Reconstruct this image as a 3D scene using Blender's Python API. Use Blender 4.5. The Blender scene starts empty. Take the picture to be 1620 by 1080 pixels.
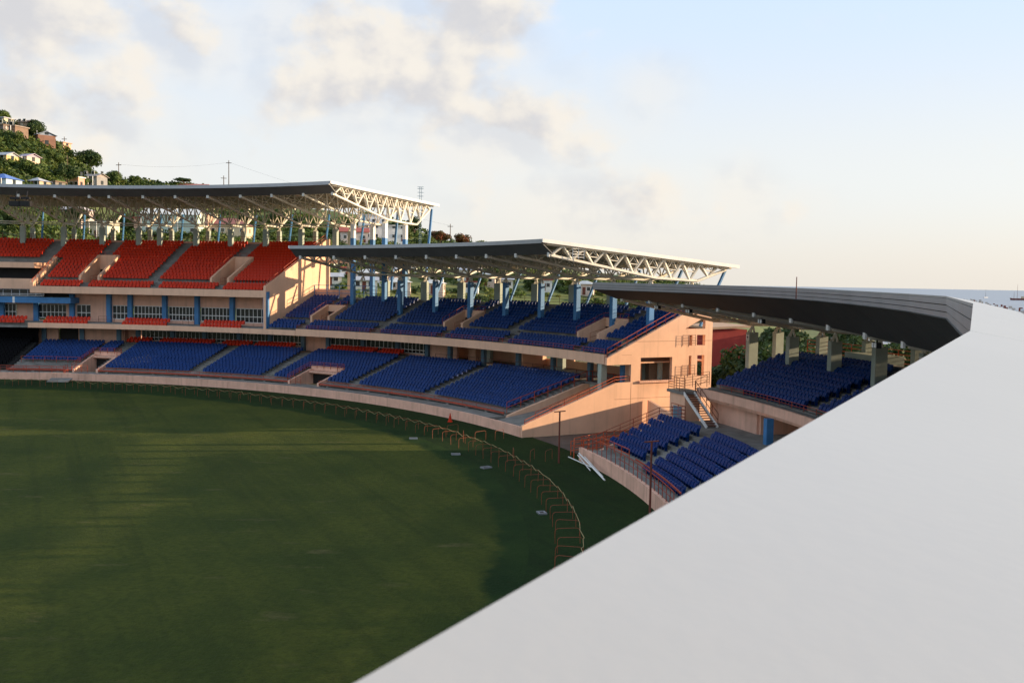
import bpy, math, random
import numpy as np
from mathutils import Vector, Matrix
from mathutils.geometry import tessellate_polygon
random.seed(7); rng = np.random.default_rng(7)
R = math.radians
S = bpy.context.scene
COL = S.collection

# ------------------------------------------------------------------ camera
CAM_H = 13.5; FPX = 1500.0
PITCH = math.atan((540 - 445) / FPX); ROLL = R(1.0)
_f = Vector((0, math.cos(PITCH), -math.sin(PITCH))); _r = Vector((1, 0, 0)); _u = _r.cross(_f)
CR = _r * math.cos(ROLL) + _u * math.sin(ROLL); CU = _u * math.cos(ROLL) - _r * math.sin(ROLL); CF = _f
cam = bpy.data.cameras.new('camera'); camo = bpy.data.objects.new('camera', cam); COL.objects.link(camo)
m3 = Matrix((CR, CU, -CF)).transposed().to_4x4(); m3.translation = Vector((0, 0, CAM_H)); camo.matrix_world = m3
cam.sensor_width = 36; cam.lens = FPX / 1620 * 36; cam.clip_start = 0.05; cam.clip_end = 60000
cam.dof.use_dof = True; cam.dof.focus_distance = 80; cam.dof.aperture_fstop = 14
S.camera = camo
def ray(px, py): return CR * ((px - 810) / FPX) + CU * ((540 - py) / FPX) + CF
O0 = Vector((0, 0, CAM_H))
def G(px, py, z):
    d = ray(px, py); return O0 + d * ((z - CAM_H) / d.z)

# ------------------------------------------------------------------ world, sun, exposure
SUN_AZ, SUN_EL = R(7.5), R(10.0)          # azimuth from +X towards +Y
w = bpy.data.worlds.new('World'); S.world = w; w.use_nodes = True
NT = w.node_tree; NT.nodes.clear()
def nn(t, **k):
    n = NT.nodes.new(t)
    for a, b in k.items(): setattr(n, a, b)
    return n
def mth(op, a, b=None, c=None):
    n = nn('ShaderNodeMath', operation=op)
    for i, v in enumerate((a, b, c)):
        if v is None: continue
        if isinstance(v, (int, float)): n.inputs[i].default_value = v
        else: NT.links.new(v, n.inputs[i])
    return n.outputs[0]
def mixc(f, a, b):
    n = nn('ShaderNodeMix', data_type='RGBA')
    for i, v in ((0, f), (6, a), (7, b)):
        if isinstance(v, (int, float)): n.inputs[i].default_value = v
        elif isinstance(v, tuple): n.inputs[i].default_value = (*v, 1)
        else: NT.links.new(v, n.inputs[i])
    return n.outputs[2]
def sstep(v, a, b):
    n = nn('ShaderNodeMapRange', interpolation_type='SMOOTHSTEP'); NT.links.new(v, n.inputs[0])
    n.inputs[1].default_value = a; n.inputs[2].default_value = b; return n.outputs[0]
SKYK = 0.12
sky = nn('ShaderNodeTexSky', sky_type='NISHITA', sun_disc=False)
sky.sun_elevation = SUN_EL; sky.sun_rotation = R(90) - SUN_AZ; sky.altitude = 20; sky.air_density = 1.0; sky.dust_density = 2.0; sky.ozone_density = 1.5
tc = nn('ShaderNodeTexCoord'); sp = nn('ShaderNodeSeparateXYZ'); NT.links.new(tc.outputs['Generated'], sp.inputs[0])
AZ = mth('ARCTAN2', sp.outputs[0], sp.outputs[1]); EL = mth('ARCSINE', sp.outputs[2])
def uv(sx, sy, oz):
    c = nn('ShaderNodeCombineXYZ'); NT.links.new(mth('MULTIPLY', AZ, sx), c.inputs[0]); NT.links.new(mth('MULTIPLY', EL, sy), c.inputs[1]); c.inputs[2].default_value = oz; return c.outputs[0]
def noise(vec, scale, det=6, rough=0.55):
    n = nn('ShaderNodeTexNoise'); NT.links.new(vec, n.inputs['Vector']); n.inputs['Scale'].default_value = scale
    n.inputs['Detail'].default_value = det; n.inputs['Roughness'].default_value = rough; return n.outputs[0]
n1 = noise(uv(1, 1.25, 3.1), 10, 6, .5); n1b = noise(uv(1, 1.25, 3.1), 34, 5); n2 = noise(uv(1, 1.3, 8.4), 6, 4); n3 = noise(uv(1, 2.2, 1.7), 3.2, 5)
# cloud masses of the photograph (pixel centre, half sizes, weight); elsewhere loose scattered cloud
blobs = [(60, 40, 230, 90, 1.0), (260, 60, 120, 70, .9), (110, 150, 190, 60, .75), (30, 165, 120, 60, .9), (150, 200, 70, 60, .9), (260, 180, 60, 40, .55), (600, 70, 200, 90, 1.0), (740, 40, 120, 80, .95), (540, 130, 150, 70, .85),
         (770, 190, 130, 70, .95), (900, 210, 80, 70, .7), (1030, 150, 80, 55, .62), (680, 130, 130, 70, .9), (400, 110, 90, 60, .5), (890, 120, 60, 40, .5), (1180, 300, 70, 60, .8), (960, 320, 180, 50, .75), (1250, 320, 60, 40, .6), (220, 250, 160, 50, .55), (560, 190, 140, 40, .6),
         (1510, 135, 50, 20, .35), (1300, 40, 70, 22, .35), (820, 300, 120, 40, .45)]
dens = None
for (bx, by, rx, ry, wt) in blobs:
    d = ray(bx, by).normalized(); a0 = math.atan2(d.x, d.y); e0 = math.asin(d.z)
    q = mth('ADD', mth('POWER', mth('MULTIPLY', mth('SUBTRACT', AZ, a0), FPX / rx / 1.3), 2), mth('POWER', mth('MULTIPLY', mth('SUBTRACT', EL, e0), FPX / ry / 1.3), 2))
    v = mth('MULTIPLY', mth('EXPONENT', mth('MULTIPLY', q, -0.9)), wt)
    dens = v if dens is None else mth('MAXIMUM', dens, v)
outf = mth('MULTIPLY', sstep(n3, .46, .66), sstep(mth('ABSOLUTE', AZ), .5, .75)); dens = mth('MAXIMUM', dens, mth('MULTIPLY', outf, .8))
dd = mth('ADD', dens, mth('ADD', mth('MULTIPLY', mth('SUBTRACT', n1, .5), 2.0), mth('MULTIPLY', mth('SUBTRACT', n1b, .5), .55)))
veil = mth('MULTIPLY', sstep(mth('ADD', dens, mth('SUBTRACT', n2, .5)), .15, .95), .55)
cover = mth('MAXIMUM', mth('MULTIPLY', sstep(dd, .36, 1.0), .92), veil)
cc = nn('ShaderNodeVectorMath', operation='ADD'); NT.links.new(uv(1, 1.25, 3.1), cc.inputs[0]); cc.inputs[1].default_value = (.016, .016, 0)
slope = mth('SUBTRACT', n1, noise(cc.outputs[0], 10, 6, .5))                      # density falling away towards the sun: lit side
shade = sstep(mth('ADD', mth('ADD', mth('MULTIPLY', slope, 3.4), mth('MULTIPLY', n2, .55)), mth('MULTIPLY', mth('SUBTRACT', 1.0, dd), .22)), -.12, .62)
K = 1 / SKYK / 2 ** .45
lit = (.80 * K, .745 * K, .665 * K); shd = (.585 * K, .575 * K, .585 * K)
ccol = mixc(shade, shd, lit)
low = mixc(mth('MULTIPLY', sstep(EL, .10, .30), .9), mixc(sstep(EL, -.01, .11), (.80 * K, .755 * K, .685 * K), (.79 * K, .805 * K, .81 * K)), (.62 * K, .765 * K, .97 * K))   # thin high haze over the clear sky
hz = mixc(.86, sky.outputs[0], low)
fin = mixc(cover, hz, ccol)
bg = nn('ShaderNodeBackground'); NT.links.new(fin, bg.inputs[0]); bg.inputs[1].default_value = SKYK
wo = nn('ShaderNodeOutputWorld'); NT.links.new(bg.outputs[0], wo.inputs[0])
sl = bpy.data.lights.new('sun', 'SUN'); so = bpy.data.objects.new('sun', sl); COL.objects.link(so)
sl.energy = 5.0; sl.color = (1.0, .73, .46); sl.angle = R(.6)
SD = Vector((math.cos(SUN_AZ) * math.cos(SUN_EL), math.sin(SUN_AZ) * math.cos(SUN_EL), math.sin(SUN_EL)))
so.rotation_euler = SD.to_track_quat('Z', 'Y').to_euler(); so.location = SD * 200
S.view_settings.view_transform = 'Standard'; S.view_settings.look = 'None'; S.view_settings.exposure = 0.70; S.view_settings.gamma = 1; S.view_settings.use_curve_mapping = False
S.cycles.max_bounces = 8; S.cycles.diffuse_bounces = 5; S.cycles.glossy_bounces = 3

# ------------------------------------------------------------------ materials
def mat(name, col, rough=.7, var=.12, scale=1.2, metal=0, bump=0, col2=None, spec=.4, stretch=None, fine=0, streak=0):
    m = bpy.data.materials.new(name); m.use_nodes = True; t = m.node_tree; b = t.nodes['Principled BSDF']
    b.inputs['Roughness'].default_value = rough; b.inputs['Metallic'].default_value = metal; b.inputs['Specular IOR Level'].default_value = spec
    tc = t.nodes.new('ShaderNodeTexCoord'); mp = t.nodes.new('ShaderNodeMapping'); t.links.new(tc.outputs['Object'], mp.inputs[0])
    if stretch: mp.inputs['Scale'].default_value = stretch
    n = t.nodes.new('ShaderNodeTexNoise'); t.links.new(mp.outputs[0], n.inputs['Vector']); n.inputs['Scale'].default_value = scale; n.inputs['Detail'].default_value = 6; n.inputs['Roughness'].default_value = .6
    r = t.nodes.new('ShaderNodeValToRGB'); t.links.new(n.outputs[0], r.inputs[0])
    if streak:
        mp2 = t.nodes.new('ShaderNodeMapping'); t.links.new(tc.outputs['Object'], mp2.inputs[0]); mp2.inputs['Scale'].default_value = (2.2, 2.2, .10); n3 = t.nodes.new('ShaderNodeTexNoise'); t.links.new(mp2.outputs[0], n3.inputs['Vector']); n3.inputs['Scale'].default_value = 1.0; n3.inputs['Detail'].default_value = 5
        mr = t.nodes.new('ShaderNodeMapRange'); t.links.new(n3.outputs[0], mr.inputs[0]); mr.inputs[1].default_value = .52; mr.inputs[2].default_value = .72; mr.inputs[3].default_value = 0; mr.inputs[4].default_value = streak
        mc = t.nodes.new('ShaderNodeMix'); mc.data_type = 'RGBA'; t.links.new(mr.outputs[0], mc.inputs[0]); t.links.new(r.outputs[0], mc.inputs[6]); mc.inputs[7].default_value = (*[c * .45 for c in col], 1)
    c2 = col2 or tuple(min(1, c * (1 + var)) for c in col); c1 = col if col2 else tuple(c * (1 - var) for c in col)
    r.color_ramp.elements[0].position = .35; r.color_ramp.elements[1].position = .65
    r.color_ramp.elements[0].color = (*c1, 1); r.color_ramp.elements[1].color = (*c2, 1)
    t.links.new(mc.outputs[2] if streak else r.outputs[0], b.inputs['Base Color'])
    if bump:
        n2 = t.nodes.new('ShaderNodeTexNoise'); t.links.new(mp.outputs[0], n2.inputs['Vector']); n2.inputs['Scale'].default_value = fine or scale * 8; n2.inputs['Detail'].default_value = 4
        bp = t.nodes.new('ShaderNodeBump'); bp.inputs['Strength'].default_value = bump; bp.inputs['Distance'].default_value = .05
        t.links.new(n2.outputs[0], bp.inputs['Height']); t.links.new(bp.outputs[0], b.inputs['Normal'])
    return m
M = {}
M['pink'] = mat('pink_render', (.80, .50, .34), .85, .07, .5, bump=.15, fine=14, streak=.22)
M['pinkdull'] = mat('pink_render_weathered', (.76, .455, .335), .88, .11, .7, bump=.2, fine=14, streak=.40)
M['conc'] = mat('grey_concrete', (.21, .205, .19), .9, .22, .8, bump=.25, fine=9, streak=.3)
M['colconc'] = mat('pale_green_column_paint', (.36, .42, .37), .75, .10, .9, bump=.1)
M['blue'] = mat('blue_column_paint', (.055, .20, .43), .6, .12, 1.1)
M['bluegrey'] = mat('blue_grey_paint', (.10, .19, .27), .65, .12, 1.1)
M['cream'] = mat('cream_steel_paint', (.74, .70, .60), .5, .07, 1.0)
M['fascia'] = mat('grey_metal_flashing', (.36, .385, .42), .38, .07, .5, metal=.55, spec=.5)
M['white'] = mat('white_roof_flashing', (.385, .393, .392), .30, .022, .9, bump=.015, fine=30, spec=.35, stretch=(1, 1, 1))
M['whitepaint'] = mat('white_paint', (.75, .75, .73), .6, .06, 1)
M['under'] = mat('roof_underside_sheet', (.40, .34, .26), .6, .12, .5)
M['seatblue'] = mat('blue_seat_plastic', (.000, .029, .148), .38, .22, 1.7, spec=.2)
M['seatred'] = mat('red_seat_plastic', (.54, .026, .003), .38, .18, 1.7, spec=.2)
M['seatblack'] = mat('black_seat_plastic', (.004, .004, .005), .9, .1, .35, spec=.1)
M['rail'] = mat('red_oxide_rail_paint', (.36, .058, .030), .6, .2, 2)
M['orange'] = mat('orange_red_rail_paint', (.55, .10, .035), .55, .2, 2)
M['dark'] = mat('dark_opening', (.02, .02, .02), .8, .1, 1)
M['glass'] = mat('dark_window_glass', (.022, .028, .028), .12, .5, .6, spec=.6)
M['rust'] = mat('rusty_brown_steel', (.16, .045, .03), .75, .2, 2)
M['rope'] = mat('tan_boundary_rope', (.42, .33, .16), .8, .1, 3)
M['asphalt'] = mat('brown_dirt_path', (.085, .062, .05), .95, .3, .8, bump=.3)
M['speaker'] = mat('black_speaker_box', (.012, .012, .014), .6, .1, 1)
M['bark'] = mat('bark', (.12, .085, .06), .9, .25, 3)
def ribbed(name, col, rough, freq, metal=.2):
    m = mat(name, col, rough, .1, .6, metal=metal); t = m.node_tree; b = t.nodes['Principled BSDF']
    return m
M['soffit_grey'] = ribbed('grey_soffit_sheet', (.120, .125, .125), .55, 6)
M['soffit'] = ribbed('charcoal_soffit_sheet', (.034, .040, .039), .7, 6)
def leafmat(name, c1, c2):
    m = mat(name, c1, .6, 0, .35, col2=c2, spec=.25); t = m.node_tree; b = t.nodes['Principled BSDF']
    b.inputs['Transmission Weight'].default_value = 0; b.inputs['Subsurface Weight'].default_value = 0
    tr = t.nodes.new('ShaderNodeBsdfTranslucent'); mx = t.nodes.new('ShaderNodeMixShader'); mx.inputs[0].default_value = .22
    src = b.inputs['Base Color'].links[0].from_socket; t.links.new(src, tr.inputs[0])
    t.links.new(b.outputs[0], mx.inputs[1]); t.links.new(tr.outputs[0], mx.inputs[2]); t.links.new(mx.outputs[0], t.nodes['Material Output'].inputs[0]); return m
M['leaf'] = leafmat('mid_green_leaves', (.050, .088, .018), (.105, .155, .034))
M['leafd'] = leafmat('dark_green_leaves', (.026, .052, .013), (.055, .092, .024))
M['leafy'] = leafmat('yellow_green_leaves', (.085, .115, .02), (.15, .175, .04))
M['flame'] = leafmat('flame_tree_blossom', (.22, .045, .02), (.06, .07, .02))
M['hill'] = mat('hillside_grass', (.065, .095, .024), .95, 0, .09, col2=(.13, .155, .045), bump=.6, fine=.8)
M['land'] = mat('open_land', (.055, .065, .03), .95, 0, .03, col2=(.10, .09, .05), bump=.3, fine=.5)

# grass of the playing field
CX, CY, RB = -62.36, 48.39, 71.5
def grass(name, g1, g2, dry, dryamt, edge=False):
    m = bpy.data.materials.new(name); m.use_nodes = True; t = m.node_tree; b = t.nodes['Principled BSDF']; b.inputs['Roughness'].default_value = .95; b.inputs['Specular IOR Level'].default_value = .15
    L = t.links.new
    tc = t.nodes.new('ShaderNodeTexCoord')
    def ns(scale, stretch=(1, 1, 1), det=6, rot=0, rough=.6):
        mp = t.nodes.new('ShaderNodeMapping'); L(tc.outputs['Object'], mp.inputs[0]); mp.vector_type = 'TEXTURE'; mp.inputs['Scale'].default_value = tuple(1 / q for q in stretch); mp.inputs['Rotation'].default_value = (0, 0, rot)
        n = t.nodes.new('ShaderNodeTexNoise'); L(mp.outputs[0], n.inputs['Vector']); n.inputs['Scale'].default_value = scale; n.inputs['Detail'].default_value = det; n.inputs['Roughness'].default_value = rough; return n.outputs[0]
    def rng_(v, a, b_):
        n = t.nodes.new('ShaderNodeMapRange'); n.interpolation_type = 'SMOOTHSTEP'; L(v, n.inputs[0]); n.inputs[1].default_value = a; n.inputs[2].default_value = b_; return n.outputs[0]
    def mx(f, a, c):
        n = t.nodes.new('ShaderNodeMix'); n.data_type = 'RGBA'
        for i, v in ((0, f), (6, a), (7, c)):
            if isinstance(v, float): n.inputs[i].default_value = v
            elif isinstance(v, tuple): n.inputs[i].default_value = (*v, 1)
            else: L(v, n.inputs[i])
        return n.outputs[2]
    def mu(a, k):
        n = t.nodes.new('ShaderNodeMath'); n.operation = 'MULTIPLY'; L(a, n.inputs[0])
        if isinstance(k, float): n.inputs[1].default_value = k
        else: L(k, n.inputs[1])
        return n.outputs[0]
    c = mx(rng_(ns(.16, det=5), .30, .70), g1, g2)
    c = mx(mu(rng_(ns(.75, (1, .03, 1), 4, R(27)), .46, .64), .34), c, tuple(x * .62 for x in g1))       # mower and roller lines
    c = mx(mu(rng_(ns(.20, (1, .04, 1), 3, R(27)), .44, .64), .40), c, g2)
    c = mx(mu(rng_(ns(.55, (.45, 1.2, 1), 7), .60, .72), dryamt), c, dry)                                # worn dry patches
    c = mx(mu(rng_(ns(2.6, det=8, rough=.75), .38, .66), .55), c, tuple(x * .6 for x in g1))              # blades and thin spots
    if edge:
        gx = t.nodes.new('ShaderNodeVectorMath'); gx.operation = 'DISTANCE'; L(tc.outputs['Object'], gx.inputs[0]); gx.inputs[1].default_value = (CX, CY, 0)
        ad = t.nodes.new('ShaderNodeMath'); ad.operation = 'MULTIPLY_ADD'; L(ns(.5, det=5), ad.inputs[0]); ad.inputs[1].default_value = 2.6; L(gx.outputs['Value'], ad.inputs[2])
        c = mx(rng_(ad.outputs[0], 62.6, 63.5), c, mx(rng_(ns(.2, det=4), .35, .65), (.008, .026, .004), (.017, .040, .006)))
    L(c, b.inputs['Base Color'])
    bp = t.nodes.new('ShaderNodeBump'); bp.inputs['Strength'].default_value = 1.0; bp.inputs['Distance'].default_value = .16; L(ns(7, det=5), bp.inputs['Height']); L(bp.outputs[0], b.inputs['Normal'])
    return m
M['field'] = grass('outfield_grass', (.036, .054, .0075), (.072, .085, .011), (.14, .115, .05), .5, True)
M['verge'] = grass('verge_grass', (.008, .026, .004), (.017, .040, .006), (.07, .07, .025), .2)

# ------------------------------------------------------------------ mesh builder
CX, CY, RB = -62.36, 48.39, 71.5
def W(d, th, z): t = R(th); return Vector((CX + (RB + d) * math.cos(t), CY + (RB + d) * math.sin(t), z))
def rad(th): t = R(th); return Vector((math.cos(t), math.sin(t), 0))
def tan(th): t = R(th); return Vector((-math.sin(t), math.cos(t), 0))
UP = Vector((0, 0, 1))
class MB:
    def __init__(s): s.v = []; s.f = []; s.mi = []; s.cur = 0
    def face(s, pts):
        i = len(s.v); s.v += [tuple(p) for p in pts]; s.f.append(tuple(range(i, i + len(pts)))); s.mi.append(s.cur)
    def hexa(s, p):   # 8 points: bottom 4, top 4
        i = len(s.v); s.v += [tuple(q) for q in p]
        for a in ((3, 2, 1, 0), (4, 5, 6, 7), (0, 1, 5, 4), (1, 2, 6, 5), (2, 3, 7, 6), (3, 0, 4, 7)): s.f.append(tuple(i + k for k in a)); s.mi.append(s.cur)
    def obox(s, c, ax, ay, az, hx, hy, hz):
        c = Vector(c); X, Y, Z = ax * hx, ay * hy, az * hz
        s.hexa([c - X - Y - Z, c + X - Y - Z, c + X + Y - Z, c - X + Y - Z, c - X - Y + Z, c + X - Y + Z, c + X + Y + Z, c - X + Y + Z])
    def box(s, x0, x1, y0, y1, z0, z1): s.hexa([(x0, y0, z0), (x1, y0, z0), (x1, y1, z0), (x0, y1, z0), (x0, y0, z1), (x1, y0, z1), (x1, y1, z1), (x0, y1, z1)])
    def pbox(s, d0, d1, t0, t1, z0, z1): s.sweep([(d0, z0), (d1, z0), (d1, z1), (d0, z1)], t0, t1)
    def sweep(s, prof, t0, t1, step=1.25, closed=True, caps=True, fn=W):
        n = max(1, int(round(abs(t1 - t0) / step))); k = len(prof); i = len(s.v)
        for a in range(n + 1):
            th = t0 + (t1 - t0) * a / n
            s.v += [tuple(fn(d, th, z)) for d, z in prof]
        for a in range(n):
            for b in range(k if closed else k - 1):
                c = (b + 1) % k
                s.f.append((i + a * k + b, i + a * k + c, i + (a + 1) * k + c, i + (a + 1) * k + b)); s.mi.append(s.cur)
        if closed and caps:
            s.f.append(tuple(i + b for b in reversed(range(k)))); s.f.append(tuple(i + n * k + b for b in range(k))); s.mi += [s.cur, s.cur]
    def tube(s, a, b, r, n=5, r2=None, caps=True):
        a = Vector(a); b = Vector(b); d = b - a
        if d.length < 1e-6: return
        d.normalize(); x = d.cross(UP if abs(d.z) < .95 else Vector((1, 0, 0))).normalized(); y = d.cross(x); i = len(s.v); r2 = r if r2 is None else r2
        for k in range(n):
            an = 2 * math.pi * (k + .5) / n; o = x * math.cos(an) + y * math.sin(an); s.v.append(tuple(a + o * r)); s.v.append(tuple(b + o * r2))
        for k in range(n):
            c = (k + 1) % n; s.f.append((i + 2 * k, i + 2 * c, i + 2 * c + 1, i + 2 * k + 1)); s.mi.append(s.cur)
        if caps: s.f.append(tuple(i + 2 * k for k in reversed(range(n)))); s.f.append(tuple(i + 2 * k + 1 for k in range(n))); s.mi += [s.cur, s.cur]
    def poly(s, pts, r, n=5):
        for a, b in zip(pts, pts[1:]): s.tube(a, b, r, n)
    def slab(s, outer, holes, fn, t0, t1):   # flat plate with holes; fn(u, v, t) -> point
        loops = [outer] + holes; flat = [p for l in loops for p in l]
        tris = tessellate_polygon([[Vector((u, v, 0)) for u, v in l] for l in loops])
        for t, rev in ((t0, 0), (t1, 1)):
            i = len(s.v); s.v += [tuple(fn(u, v, t)) for u, v in flat]
            for q in tris: s.f.append(tuple(i + k for k in (q if rev else reversed(q)))); s.mi.append(s.cur)
        for l in loops:
            for k in range(len(l)):
                a, b = l[k], l[(k + 1) % len(l)]; s.face([fn(*a, t0), fn(*b, t0), fn(*b, t1), fn(*a, t1)])
    def mesh(s, name, mats):
        me = bpy.data.meshes.new(name); me.from_pydata(s.v, [], s.f); me.update()
        for m in (mats if isinstance(mats, (list, tuple)) else [mats]): me.materials.append(M[m] if isinstance(m, str) else m)
        if any(s.mi): me.polygons.foreach_set('material_index', s.mi)
        return me
    def build(s, name, mats, parent=None):
        o = bpy.data.objects.new(name, s.mesh(name, mats)); COL.objects.link(o)
        if parent: o.parent = parent; o.matrix_parent_inverse = parent.matrix_world.inverted()
        return o
def tag(o, label=None, cat=None, group=None, kind=None):
    if label: o['label'] = label
    if cat: o['category'] = cat
    if group: o['group'] = group
    if kind: o['kind'] = kind
    return o
def empty(name, loc=(0, 0, 0), rz=0):
    o = bpy.data.objects.new(name, None); COL.objects.link(o); o.location = loc; o.rotation_euler = (0, 0, rz); o.empty_display_size = .3
    o.matrix_world = Matrix.Translation(Vector(loc)) @ Matrix.Rotation(rz, 4, 'Z'); return o
def part(mb, name, mats, parent): # vertices already local to the parent
    o = bpy.data.objects.new(name, mb.mesh(name, mats)); COL.objects.link(o); o.parent = parent; return o
def fix(o, name, parent):  # shared-mesh copy as part
    c = o.copy(); COL.objects.link(c); c.parent = parent; return c

# ------------------------------------------------------------------ ground, field, sea
def disc(name, r0, r1, z, m, n=180):
    b = MB()
    for k in range(n):
        a, c = 2 * math.pi * k / n, 2 * math.pi * (k + 1) / n
        P = lambda r, q: (CX + r * math.cos(q), CY + r * math.sin(q), z)
        b.face([P(r1, a), P(r1, c), P(r0, c), P(r0, a)] if r0 else [P(r1, a), P(r1, c), P(0, 0)])
    return tag(b.build(name, m), kind='structure')
b = MB(); b.face([(-1500, -600, -.02), (190, -600, -.02), (215, 200, -.02), (330, 700, -.02), (500, 1600, -.02), (-1500, 1600, -.02)]); tag(b.build('ground', 'land'), kind='structure')
disc('grass_verge', 60.0, 72.6, .0, 'verge'); disc('playing_field', 0, 63.4, .006, 'field')
b = MB(); b.face([(-40000, -20000, -3), (40000, -20000, -3), (40000, 50000, -3), (-40000, 50000, -3)])
m = mat('sea_water', (.13, .17, .235), .3, .15, .004, spec=.5, stretch=(1, 3, 1), bump=.12, fine=.5); M['sea'] = m
tag(b.build('sea', 'sea'), kind='structure')
b = MB(); b.sweep([(72.4 - RB, .008), (105 - RB, .008)], 19.2, 27.4, closed=False, fn=W); tag(b.build('dirt_path', 'asphalt'), kind='structure')

# ------------------------------------------------------------------ generic pieces
def rail(b, pts, h=1.0, nr=3, post=1.5, r=.028):
    pts = [Vector(p) for p in pts]
    for k in range(nr):
        z = h * (k + 1) / nr
        b.poly([p + UP * z for p in pts], r, 4)
    for a, c in zip(pts, pts[1:]):
        n = max(1, int((c - a).length / post + .5))
        for i in range(n): q = a.lerp(c, i / n); b.tube(q, q + UP * h, r * 1.25, 4)
    b.tube(pts[-1], pts[-1] + UP * h, r * 1.25, 4)
def arc(d, t0, t1, z, step=1.2):
    n = max(1, int(abs(t1 - t0) / step + .5)); return [W(d, t0 + (t1 - t0) * i / n, z) for i in range(n + 1)]
def steps(d0, z0, n, tr, ri, thick=.3, lead=0):
    """closed stepped profile"""
    p = [(d0 - lead, z0)]
    for k in range(n):
        p.append((d0 + tr * (k + 1), z0 + ri * k))
        if k < n - 1: p.append((d0 + tr * (k + 1), z0 + ri * (k + 1)))
    dT, zT = p[-1]
    return p + [(dT, zT - thick - ri), (d0 - lead, z0 - thick)]
def truss(par, th, nodes, ztop, label=None, ndiv=9, spread=.8, end=False, name='truss'):
    """nodes: bottom chord [(d,z)...]; ztop(d); two top chords, one bottom chord"""
    b = MB(); d0, d1 = nodes[0][0], nodes[-1][0]
    for (a, c) in zip(nodes, nodes[1:]): b.tube(W(a[0], th, a[1]), W(c[0], th, c[1]), .15, 6)
    def zb(d):
        for (a, c) in zip(nodes, nodes[1:]):
            if a[0] <= d <= c[0] + 1e-6: return a[1] + (c[1] - a[1]) * (d - a[0]) / (c[0] - a[0])
        return nodes[-1][1]
    T = tan(th)
    for s in (-1, 1):
        o = T * spread * s
        b.tube(W(d0 - .6, th, ztop(d0 - .6)) + o, W(d1 + .5, th, ztop(d1 + .5)) + o, .10, 5)
        for k in range(ndiv):
            da = d0 + (d1 - d0) * k / ndiv; dm = d0 + (d1 - d0) * (k + .5) / ndiv; dc = d0 + (d1 - d0) * (k + 1) / ndiv
            rt = .115 if end else .075; b.tube(W(da, th, zb(da)), W(dm, th, ztop(dm)) + o, rt, 5, caps=False); b.tube(W(dm, th, ztop(dm)) + o, W(dc, th, zb(dc)), rt, 5, caps=False)
        if end:
            for k in range(1, ndiv):
                dk = d0 + (d1 - d0) * k / ndiv; dl = d0 + (d1 - d0) * (k - .5) / ndiv; dr = d0 + (d1 - d0) * (k + .5) / ndiv
                p = W(dk, th, zb(dk)).lerp(W(dl, th, ztop(dl)) + o, .52); q = W(dk, th, zb(dk)).lerp(W(dr, th, ztop(dr)) + o, .52); t_ = W(dk, th, ztop(dk)) + o
                b.tube(p, q, .05, 4, caps=False); b.tube(p, t_, .045, 4, caps=False); b.tube(q, t_, .045, 4, caps=False)
    for k in range(ndiv): dm = d0 + (d1 - d0) * (k + .5) / ndiv; b.tube(W(dm, th, ztop(dm)) - T * spread, W(dm, th, ztop(dm)) + T * spread, .06, 4, caps=False)
    o = b.build(name, 'cream', par)
    c = MB(); p = W(nodes[0][0] - .25, th, nodes[0][1] + .12); c.obox(p, T, rad(th), UP, .17, .05, .24); c.obox(p + rad(th) * .35, T, rad(th), UP, .06, .32, .14); c.build('end_plate', 'whitepaint', o)
    return o
def window_strip(par, d, t0, t1, z0, z1, cols, door=False, rowz=(.42,)):
    """white framed window: frame mesh part with glass pane sub-parts"""
    b = MB(); fr = .055
    def bx(ta, tb, za, zb, dd=.06): b.pbox(d - dd, d + .02, ta, tb, za, zb)
    dt = math.degrees(fr / (RB + d))
    bx(t0, t1, z0, z0 + .09, .08); bx(t0, t1, z1 - .08, z1, .08)
    for r_ in rowz: zc = z0 + (z1 - z0) * r_; bx(t0, t1, zc - .05, zc + .05, .065)
    for k in range(cols + 1): tc_ = t0 + (t1 - t0) * k / cols; bx(tc_ - dt * .7, tc_ + dt * .7, z0 + .09, z1 - .08, .055 + .005 * (k % 2))
    o = b.build('window', 'whitepaint', par)
    for k in range(cols):
        ta = t0 + (t1 - t0) * k / cols + dt * .5; tb = t0 + (t1 - t0) * (k + 1) / cols - dt * .5; g = MB(); g.pbox(d - .02 - .006 * (k % 3), d + .03, ta, tb, z0 + .05, z1 - .05); g.build('pane', 'glass', o)
    return o
def column(par, d, th, z0, z1, wd, wt, m, name='column'):
    b = MB(); c = W(d, th, 0); b.obox(Vector((c.x, c.y, (z0 + z1) / 2)), tan(th), rad(th), UP, wt / 2, wd / 2, (z1 - z0) / 2)
    return b.build(name, m, par)
def bearing(b, d, th, z0, z1):
    for s in (-1, 1):
        b.tube(W(d, th, z0) + tan(th) * .28 * s, W(d, th, z1), .09, 5); b.tube(W(d - .3, th, z0) + tan(th) * .2 * s, W(d, th, z1 - .05), .06, 5)

def bearing1(par, d, th, z0, z1): b = MB(); bearing(b, d, th, z0, z1); b.build('bearing', 'cream', par)

# seats are collected as (kind, d, th, z, section, row, place)
SEATS = []
def seat_block(kind, sec, d0, z0, tr, ri, rows, t0, t1, first=0, margin=.35):
    """t0 > t1: from the left end as seen from the pitch"""
    for k in rows:
        d = d0 + tr * k; z = z0 + ri * k; r = RB + d; L = (t0 - t1) * math.pi / 180 * r - 2 * margin * .5; n = int(L / .5)
        for i in range(n):
            th = t0 - math.degrees((margin * .5 + .25 + i * (L / n)) / r); SEATS.append((kind, d, th, z, sec, k - first, i))

# ================================================================== MIDDLE STAND
mid = empty('grandstand', W(10, 45, 0))
tag(mid, 'two-tier pink grandstand with blue seats and a lit end wall of square openings', 'grandstand')
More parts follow.
